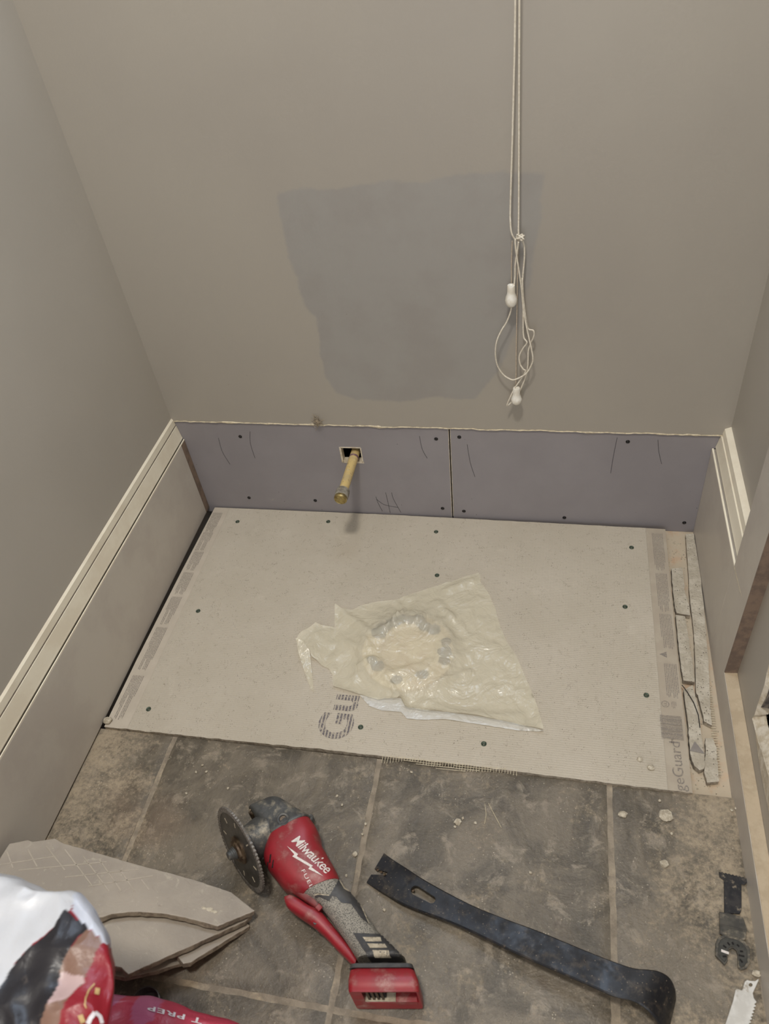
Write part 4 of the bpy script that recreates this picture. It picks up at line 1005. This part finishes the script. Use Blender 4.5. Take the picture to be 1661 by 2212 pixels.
b = MB(); b.loft(refine(secs, 4)); pry = mk('pry_bar', b, M['pry']); tag(pry, 'worn black flat pry bar lying diagonally across the slate tiles', 'pry bar')
try: pass
except Exception: pass
# nail slot and claw notch are cut right through
def cut_prism(px, z0, z1):
    zc_ = (z0+z1)/2; pts = [fl(*p, zc_) for p in px]; b = MB(); b.prism([Vector((p.x, p.y, z1)) for p in pts], (0,0,z0-z1)); return b
slot = []
c0, c1 = z3(222,272), z3(288,312); dx, dy = c1[0]-c0[0], c1[1]-c0[1]; an0 = math.atan2(dy, dx)
for (c, s0_) in ((c1, -90), (c0, 90)):
    for k in range(9):
        a = an0 + math.radians(s0_+22.5*k); r = (8.5 if c is c1 else 10.5); slot.append((c[0]+r*math.cos(a), c[1]+r*math.sin(a)))
bool_cut(pry, cut_prism(slot, -.004, .028))
bool_cut(pry, cut_prism([z3(48,178), z3(108,196), z3(104,208), z3(38,202)], -.006, .02))
pry.data.shade_smooth()
try: pry.data.set_sharp_from_angle(angle=math.radians(35))
except Exception: pass
if not pry.data.materials: pry.data.materials.append(M['pry'])
for q in ([(30,214),(58,228),(44,256),(20,238)], [(74,122),(98,126),(88,150),(64,148)]):
    b = MB(); pts = [fl(*z3(*p), .0062) for p in q]; b.prism([Vector((p.x, p.y, .0052+.0012*i*0)) for i, p in enumerate(pts)], (0,0,-.0006))
# loose dirt jammed in the claw
for i, (x, y) in enumerate(((82,196),(96,205),(66,186),(212,270),(284,358))):
    p = fl(*z3(x, y), .010); mk('caked_mortar', rock(p, (.0022,.0019,.0011), i*4.1, 1), M['rusty'], pry)

# ------------------------------------------------------------------ oscillating tool blade
z7 = lambda x, y: (1500+x/4.323, 1700+y/4.323)
M['black_steel'] = simple('black_coated_blade', lin(34, 33, 34), lin(56, 52, 50), 80, .42, .3, dust=lin(150, 136, 114), dlo=.56, dhi=.7, dscale=90)
M['grey_steel'] = simple('dusty_grey_arbor', lin(84, 80, 72), lin(66, 63, 58), 70, .6, .3, dust=lin(150, 138, 118), dlo=.5, dhi=.72, dscale=60)
mt = empty('multitool_blade', tuple(fl(*z7(360,1200), 0))); tag(mt, 'black oscillating tool blade with a slotted half-ring arbor by the right baseboard', 'tool blade')
def plate_px(poly, z0, z1, name, mat, par, zf=z7, bevel=.0004):
    pts = [fl(*zf(*p), z1) for p in poly]; b = MB(); b.prism([Vector((p.x, p.y, z1)) for p in pts], (0,0,z0-z1)); return mk(name, b, mat, par, bevel=bevel, bseg=1)
tip = [(228,788)] + [(228+262*k/16, 788+62*k/16+(6 if k % 2 else -4)) for k in range(1, 16)] + [(492,852),(497,888),(468,914),(440,902),(440,1150),(425,1185),(278,1180),(275,868),(234,838)]
plate_px(tip, .0012, .0030, 'blade', M['black_steel'], mt)
plate_px([(232,1163),(330,1180),(452,1215),(492,1325),(480,1420),(440,1440),(300,1400),(238,1370)], .0012, .0042, 'bracket', M['grey_steel'], mt)
plate_px([(238,1278),(480,1335),(482,1348),(238,1292)], .0040, .0052, 'bracket_ridge', M['grey_steel'], mt)
ringp = [(198,1455),(222,1402),(285,1374),(400,1398),(470,1440),(520,1510),(522,1640),(490,1692),(442,1708),(408,1682),(405,1565),(392,1525),(360,1500),(328,1515),(311,1560),(310,1625),(285,1662),(225,1602),(195,1570)]
plate_px(ringp, .0012, .0050, 'arbor', M['grey_steel'], mt)
ringi = [(225,1465),(245,1425),(290,1400),(390,1422),(450,1458),(492,1520),(495,1630),(470,1670),(442,1685),(418,1665),(415,1560),(398,1515),(360,1488),(322,1505),(302,1555),(300,1610),(280,1635),(238,1590),(222,1560)]
plate_px(ringi, .0048, .0058, 'arbor_face', simple('dark_arbor_face', lin(58, 57, 52), lin(72, 70, 64), 80, .55, .3), mt)
for (x0, y0, x1, y1) in ((268,1478,298,1502),(308,1450,330,1478),(352,1448,364,1472),(396,1470,418,1490),(424,1532,454,1536),(412,1570,466,1582),(424,1608,450,1640),(264,1582,300,1580)):
    p0, p1 = fl(*z7(x0, y0), .006), fl(*z7(x1, y1), .006); d = (p1-p0); L_ = d.length; d.normalize(); b = MB(); b.obox((p0+p1)/2 - Vector((0,0,.0001)), d*L_/2, Vector((-d.y, d.x, 0))*.0010, (0,0,.0002)); mk('arbor_slot', b, M['dark'], mt)
p0 = fl(*z7(285,1540), .006); b = MB(); b.obox(p0, (.0042,-.001,0), (.0003,.0014,0), (0,0,.0003)); mk('chalk_mark', b, M['white_print'], mt)
# ------------------------------------------------------------------ reciprocating saw blade
M['white_steel'] = simple('white_coated_blade', lin(214, 211, 204), lin(196, 192, 184), 40, .4, .1, dust=lin(160, 148, 130), dscale=30, dlo=.6)
sbp = [(398,1882),(445,1898),(472,1815),(492,1800),(520,1808),(566,1812),(600,1788),(598,1810),(546,1925),(556,1970),(582,2008)]
y = 2020; k = 0
while y < 2760:
    x = 575 - (y-2020)*.30; sbp += [(x-14, y+8), (x+4, y+26)]; y += 30; k += 1
sbp += [(330,2775),(105,2760),(290,2210),(360,2000),(384,1892)]
plate_px(sbp, .0012, .0032, 'saw_blade', M['white_steel'], None)
sb = [o for o in COL.objects if o.name.startswith('saw_blade')][0]; tag(sb, 'pale coated reciprocating saw blade lying at the bottom right corner', 'saw blade')
pts = []; cpx = z7(525,1848)
bool_cut(sb, cut_prism([(cpx[0]+4.2*math.cos(k*math.pi/8), cpx[1]+4.2*math.sin(k*math.pi/8)) for k in range(16)], -.004, .01))
# ------------------------------------------------------------------ stack of broken tiles leaning beside the bags
def tile_mat(name):
    t = NT(name)
    c = t.mix(t.ramp(t.noise(8, 5, .6), .35, .65), lin(160, 150, 138), lin(176, 165, 151))
    c = t.mix(t.ramp(t.noise(60, 6, .7, dist=1.0), .58, .72, 0, .6), c, lin(200, 190, 172))
    c = t.mix(t.ramp(t.noise(36, 5, .7), .66, .76, 0, .5), c, lin(120, 110, 98))
    return t.done(c, .62, 0, t.bump(t.noise(70, 6, .65, dist=1.4), .5, .002), .35)
M['btile'] = tile_mat('dusty_broken_tile')
M['btile_edge'] = simple('broken_tile_body', lin(150, 138, 120), lin(118, 106, 92), 90, .95, bump=.7, bscale=300)
PA, PB, PC = Vector((-.368, .312, .036)), Vector((-.700, .385, .070)), Vector((-.470, .212, .098))
TN = (PB-PA).cross(PC-PA).normalized()
if TN.z < 0: TN = -TN
def slab(px, drop, th, name, label, bev=.0012, twist=0):
    p0 = PA - TN*drop; n_ = TN.copy()
    if twist: n_.rotate(Matrix.Rotation(twist, 3, 'Y'))
    pts = [on_plane(x, y, p0, n_) for x, y in px]; ring = []
    for i in range(len(pts)):
        a, c = pts[i], pts[(i+1) % len(pts)]; k = max(1, int((c-a).length/.006))
        for j in range(k):
            q = a.lerp(c, j/k); ring.append(q + Vector((nz(q.x, q.y, drop, 130), nz(q.y, q.x, drop, 130), 0))*.0007)
    b = MB(); n = len(ring); b.add(ring, [tuple(range(n))]); b.add([q - n_*th + Vector((nz(q.x, q.y, 3, 90), nz(q.y, q.x, 4, 90), 0))*.0015 for q in ring], [tuple(range(n-1, -1, -1))])
    b.f += [(i, n+i, n+(i+1) % n, (i+1) % n) for i in range(n)]
    o = mk(name, b, [M['btile'], M['btile_edge']], bevel=bev)
    for q in o.data.polygons:
        if abs(q.normal.dot(n_)) < .6: q.material_index = 1
    return tag(o, label, 'broken tile', 'stack of broken tiles'), p0, n_
T1, p1_, n1_ = slab([(20,1822),(60,1814),(70,1818),(118,1811),(140,1822),(300,1868),(420,1900),(500,1927),(551,1967),(470,2001),(440,1992),(400,1982),(350,1973),(290,1969),(240,1974),(222,1981),(150,1990),(60,1995),(-20,1990),(-30,1900)], 0, .0085, 'broken_tile', 'top broken grey tile with a curved cut-out, above the other tiles')
T2, p2_, n2_ = slab([(546,1978),(530,1990),(278,2104),(262,2090),(235,2085),(180,2060),(60,2060),(40,1900),(300,1890),(480,1940)], .0150, .0085, 'broken_tile', 'broken grey tile directly under the curved tile, reaching nearest the bags')
T3, _, _ = slab([(540,2000),(412,2078),(396,2082),(380,2062),(350,2030),(360,1960),(500,1950)], .0290, .0080, 'broken_tile', 'small broken tile under the stack with a bright chipped corner')
T4, _, _ = slab([(400,2078),(330,2100),(270,2112),(230,2105),(200,2040),(300,1960),(420,2000)], .0420, .0070, 'broken_tile', 'lowest broken tile, mostly hidden in shadow under the stack')
# raised lattice print on the face of the top tile
b = MB()
for (a, c) in [((300//3,1828),(140,1880)), ((60,1835),(80,1872)), ((15,1840),(28,1875)), ((140,1835),(200,1915)), ((180,1850),(235,1925)), ((215,1858),(262,1925)), ((260,1880),(290,1925)), ((305,1900),(322,1922)), ((0,1868),(120,1850)), ((40,1880),(230,1862)), ((140,1895),(300,1878)), ((190,1915),(330,1892))]:
    q0, q1 = on_plane(*a, p1_, n1_), on_plane(*c, p1_, n1_); d = q1-q0; L_ = d.length; d.normalize(); b.obox((q0+q1)/2 + n1_*.0001, d*L_/2, n1_.cross(d)*.0008, n1_*.0003)
mk('lattice_ridges', b, simple('lattice_ridge', lin(184, 173, 158), lin(172, 161, 146), 60, .7), T1)
for i, (x, y, r) in enumerate(((452,1966,.006),(440,1962,.004),(463,1970,.004))):
    q = on_plane(x, y, p1_, n1_); mk('mortar_patch', rock(q+n1_*.0004, (r, r*.5, .0008), i*2.2, 2), M['crumb'], T1)
# bucket of the same grey beneath, only its curved side shows
M['bucket'] = simple('grey_bucket_plastic', lin(92, 90, 86), lin(78, 76, 72), 30, .5, dust=lin(130, 122, 110), dscale=60)
bk = fl(318,2172, .012)
b = MB(); b.lathe((bk.x, bk.y, 0.0), (0,0,1), [(0,.012),(.001,.017),(.004,.0175),(.022,.019),(.022,.0175),(.004,.0165)], 40); bo = mk('plastic_pot', b, M['bucket'], smooth=True); tag(bo, 'small dark grey plastic pot in the shadow under the broken tiles', 'pot')
for k in range(24):
    pass
# ------------------------------------------------------------------ mortar bags in the foreground
def bag_mat(name):
    t = NT(name); a = t.attr('print').outputs['Color']
    n_ = t.noise(30, 5, .6, dist=.6)
    c = t.mix(t.ramp(t.noise(60, 5, .7), .62, .8, 0, .35), a, lin(200, 180, 160))
    return t.done(c, .36, 0, t.bump(n_, .35, .006), .45)
M['bag'] = bag_mat('printed_paper_bag')
def sack(name, x0, x1, y0, y1, z0, z1, paint, seed, crumple=.010, rimfn=None, e=5.0, N=240, K=30, top_rings=110, lean=0.0, par=None):
    cx, cy = (x0+x1)/2, (y0+y1)/2; hx, hy = (x1-x0)/2, (y1-y0)/2; secs = []
    # ring angles: even along the outline, denser on the far right corner
    D_ = 4000; pt = [(hx*math.copysign(abs(math.cos(q))**(2/e), math.cos(q)), hy*math.copysign(abs(math.sin(q))**(2/e), math.sin(q))) for q in [2*math.pi*i/D_ for i in range(D_+1)]]
    acc = [0]
    for i in range(D_): acc.append(acc[-1] + math.hypot(pt[i+1][0]-pt[i][0], pt[i+1][1]-pt[i][1])*(7 if pt[i][0] > -hx*.3 and pt[i][1] > hy*.2 else 1))
    TS = [2*math.pi*float(np.interp(acc[-1]*k/N, acc, range(D_+1)))/D_ for k in range(N)]
    def ring(sx_, sy_, z, dome=0):
        out = []
        for t in TS:
            x, y = math.cos(t), math.sin(t)
            px_ = cx + hx*sx_*math.copysign(abs(x)**(2/e), x); py_ = cy + hy*sy_*math.copysign(abs(y)**(2/e), y)
            px_ += lean*max(0, (z-z1))*max(0, (px_-x0)/(x1-x0)) if z < z1 else 0; px_ += -lean*(z1-min(z, z1))*max(0, (px_-x0)/(x1-x0))
            zz = z + (rimfn(px_, py_) if rimfn and z > z0+.02 else 0)
            q = (px_, py_, zz); w = min(1, max(0, (z-z0)/.04))
            rd = fbm(q[0]+seed, q[1], q[2], 13, 3); r2 = 1-abs(fbm(q[0], q[1]+seed, q[2], 22, 2))*2
            f = crumple*w
            out.append(Vector((px_ + rd*f*(.6 if dome else 1), py_ + fbm(q[1], q[0]+seed, q[2], 13, 3)*f*(.6 if dome else 1), zz + (r2*.55+rd*.4)*f*(1 if dome else .35))))
        return out
    for i in range(K):
        v = i/(K-1); z = z0 + (z1-z0)*v; bul = 1 - .06*(1-v)**2 - .03*max(0, v-.93)/.07; secs.append(ring(bul, bul, z))
    for i in range(1, top_rings):
        s = 1 - i/top_rings; h = .008*(1-s**6); secs.append(ring(.97*s, .97*s, z1+h, 1))
    b = MB(); b.loft(secs, True, True); o = mk(name, b, M['bag'], par, smooth=2)
    at2 = o.data.attributes.new('print', 'FLOAT_COLOR', 'POINT'); o3 = WLOC[o]; cols = []
    for v in o.data.vertices: cols += list(paint(v.co.x+o3[0], v.co.y+o3[1], v.co.z+o3[2]))
    at2.data.foreach_set('color', cols); return o
WHITE, BLACK, TAN, RED, PINK = lin(200, 201, 205), lin(38, 36, 40), lin(128, 98, 84), lin(138, 24, 38), lin(168, 88, 118)
# the print on the upper bag, drawn as areas on its top face (x, y in metres)
def area_xy(px, z): return [(fl(x, y, z).x, fl(x, y, z).y) for x, y in px]
ZT = .402
A_WHITE = area_xy([(-200,1850),(150,1880),(160,1925),(150,1965),(138,1988),(118,2005),(85,2030),(60,2055),(35,2085),(22,2120),(-10,2180),(-40,2230),(-300,2230)], ZT)
A_BLACK = area_xy([(138,1966),(185,1995),(187,2004),(160,2040),(140,2070),(128,2095),(125,2125),(115,2160),(100,2190),(60,2280),(-60,2280),(-10,2180),(24,2100),(60,2055),(118,2006)], ZT)
A_TAN = area_xy([(187,2004),(217,2028),(205,2055),(182,2110),(175,2130),(160,2142),(145,2160),(130,2212),(110,2260),(50,2280),(115,2160),(126,2100),(140,2070)], ZT)
A_FOLD = area_xy([(128,2100),(182,2108),(180,2122),(160,2142),(140,2160),(110,2175)], ZT)
A_LIGHT = area_xy([(150,1905),(175,1920),(275,2050),(262,2066),(248,2066),(238,2040),(217,2028),(187,2003),(155,1965)], ZT)
A_TAN2 = area_xy([(152,2150),(165,2140),(150,2190),(120,2260),(85,2260)], ZT)
def paint1(x, y, z):
    if z > .30 and (x < -.50 or y < .03): return WHITE
    j = .0018; x += nz(x, y, z, 90)*j; y += nz(y, x, z, 90)*j
    if z < .30: return RED if x > -.5 else WHITE
    if pin(A_LIGHT, x, y): return lin(200, 204, 216)
    if pin(A_BLACK, x, y): return BLACK
    if pin(A_FOLD, x, y): return lin(186, 160, 158)
    if pin(A_TAN, x, y): return TAN
    if pin(A_WHITE, x, y): return WHITE
    return RED if x > -.42 else WHITE
rim1 = lambda x, y: -.006*max(0, (x+.38)/.07)
bag1 = sack('mortar_bag', -.690, -.319, -.34, .204, .136, .396, paint1, 3.3, .010, rim1, lean=.62, N=680, top_rings=120)
tag(bag1, 'upper crumpled paper mortar bag printed white, black and red, bottom left corner', 'bag')
def paint2(x, y, z):
    if y < .10+.004*nz(x, 1, 0, 50) and z > .10 and x > -.45: return lin(214, 214, 222) if (y+.35*x) < -.022 else RED
    if x < -.405 and nz(x, y, 2, 30) > -.1: return PINK
    return lin(172, 56, 76)
bag2 = sack('mortar_bag', -.690, -.255, -.36, .186, .001, .112, paint2, 9.1, .006, None, 6)
tag(bag2, 'lower red paper mortar bag lettered in white, under the upper bag', 'bag')
bt = bvh_of([bag2])
# lettering on the lower bag reads upside down from here
zh = lambda x, y: (200+x/4.614, 2000+y/4.614)
M['bag_white'] = simple('white_bag_print', lin(222, 216, 218), lin(206, 198, 200), 200, .5)
o = zh(1095, 940); decal_text('T PREP', o, ((555-1095)/4.614, (800-940)/4.614), (-12/4.614, 62/4.614), M['bag_white'], 'printed_letters', .0012, bag2, bt, bold=.02, spacing=1.1)
bt1 = bvh_of([bag1])
M['bag_gold'] = simple('gold_bag_print', lin(196, 164, 110), lin(180, 150, 100), 200, .5)
zi = lambda x, y: (x/5.537, 1870+y/5.537)
def stroke(px, w, mat, par, tree, name='printed_stroke'):
    L_ = []; R_ = []
    for i, p in enumerate(px):
        q0, q1 = px[max(i-1,0)], px[min(i+1,len(px)-1)]; dx, dy = q1[0]-q0[0], q1[1]-q0[1]; l = math.hypot(dx, dy) or 1
        L_.append((p[0]-dy/l*w, p[1]+dx/l*w)); R_.append((p[0]+dy/l*w, p[1]-dx/l*w))
    decal_poly(L_+R_[::-1], mat, name, .0012, 3, par, tree)
stroke([zi(1130,1415), zi(1060,1500), zi(1022,1600), zi(1018,1660), zi(1040,1705)], 1.6, M['bag_gold'], bag1, bt1)
stroke([zi(1165,1470), zi(1150,1550)], 5, M['bag_gold'], bag1, bt1)
stroke([zi(960,1790), zi(985,1850), zi(1000,1890)], 6, M['bag_gold'], bag1, bt1)
stroke([zi(1130,1760), zi(1085,1830), zi(1050,1900)], 4, M['bag_white'], bag1, bt1)
stroke([zi(1130,1760), zi(1190,1810), zi(1215,1890)], 4, M['bag_white'], bag1, bt1)
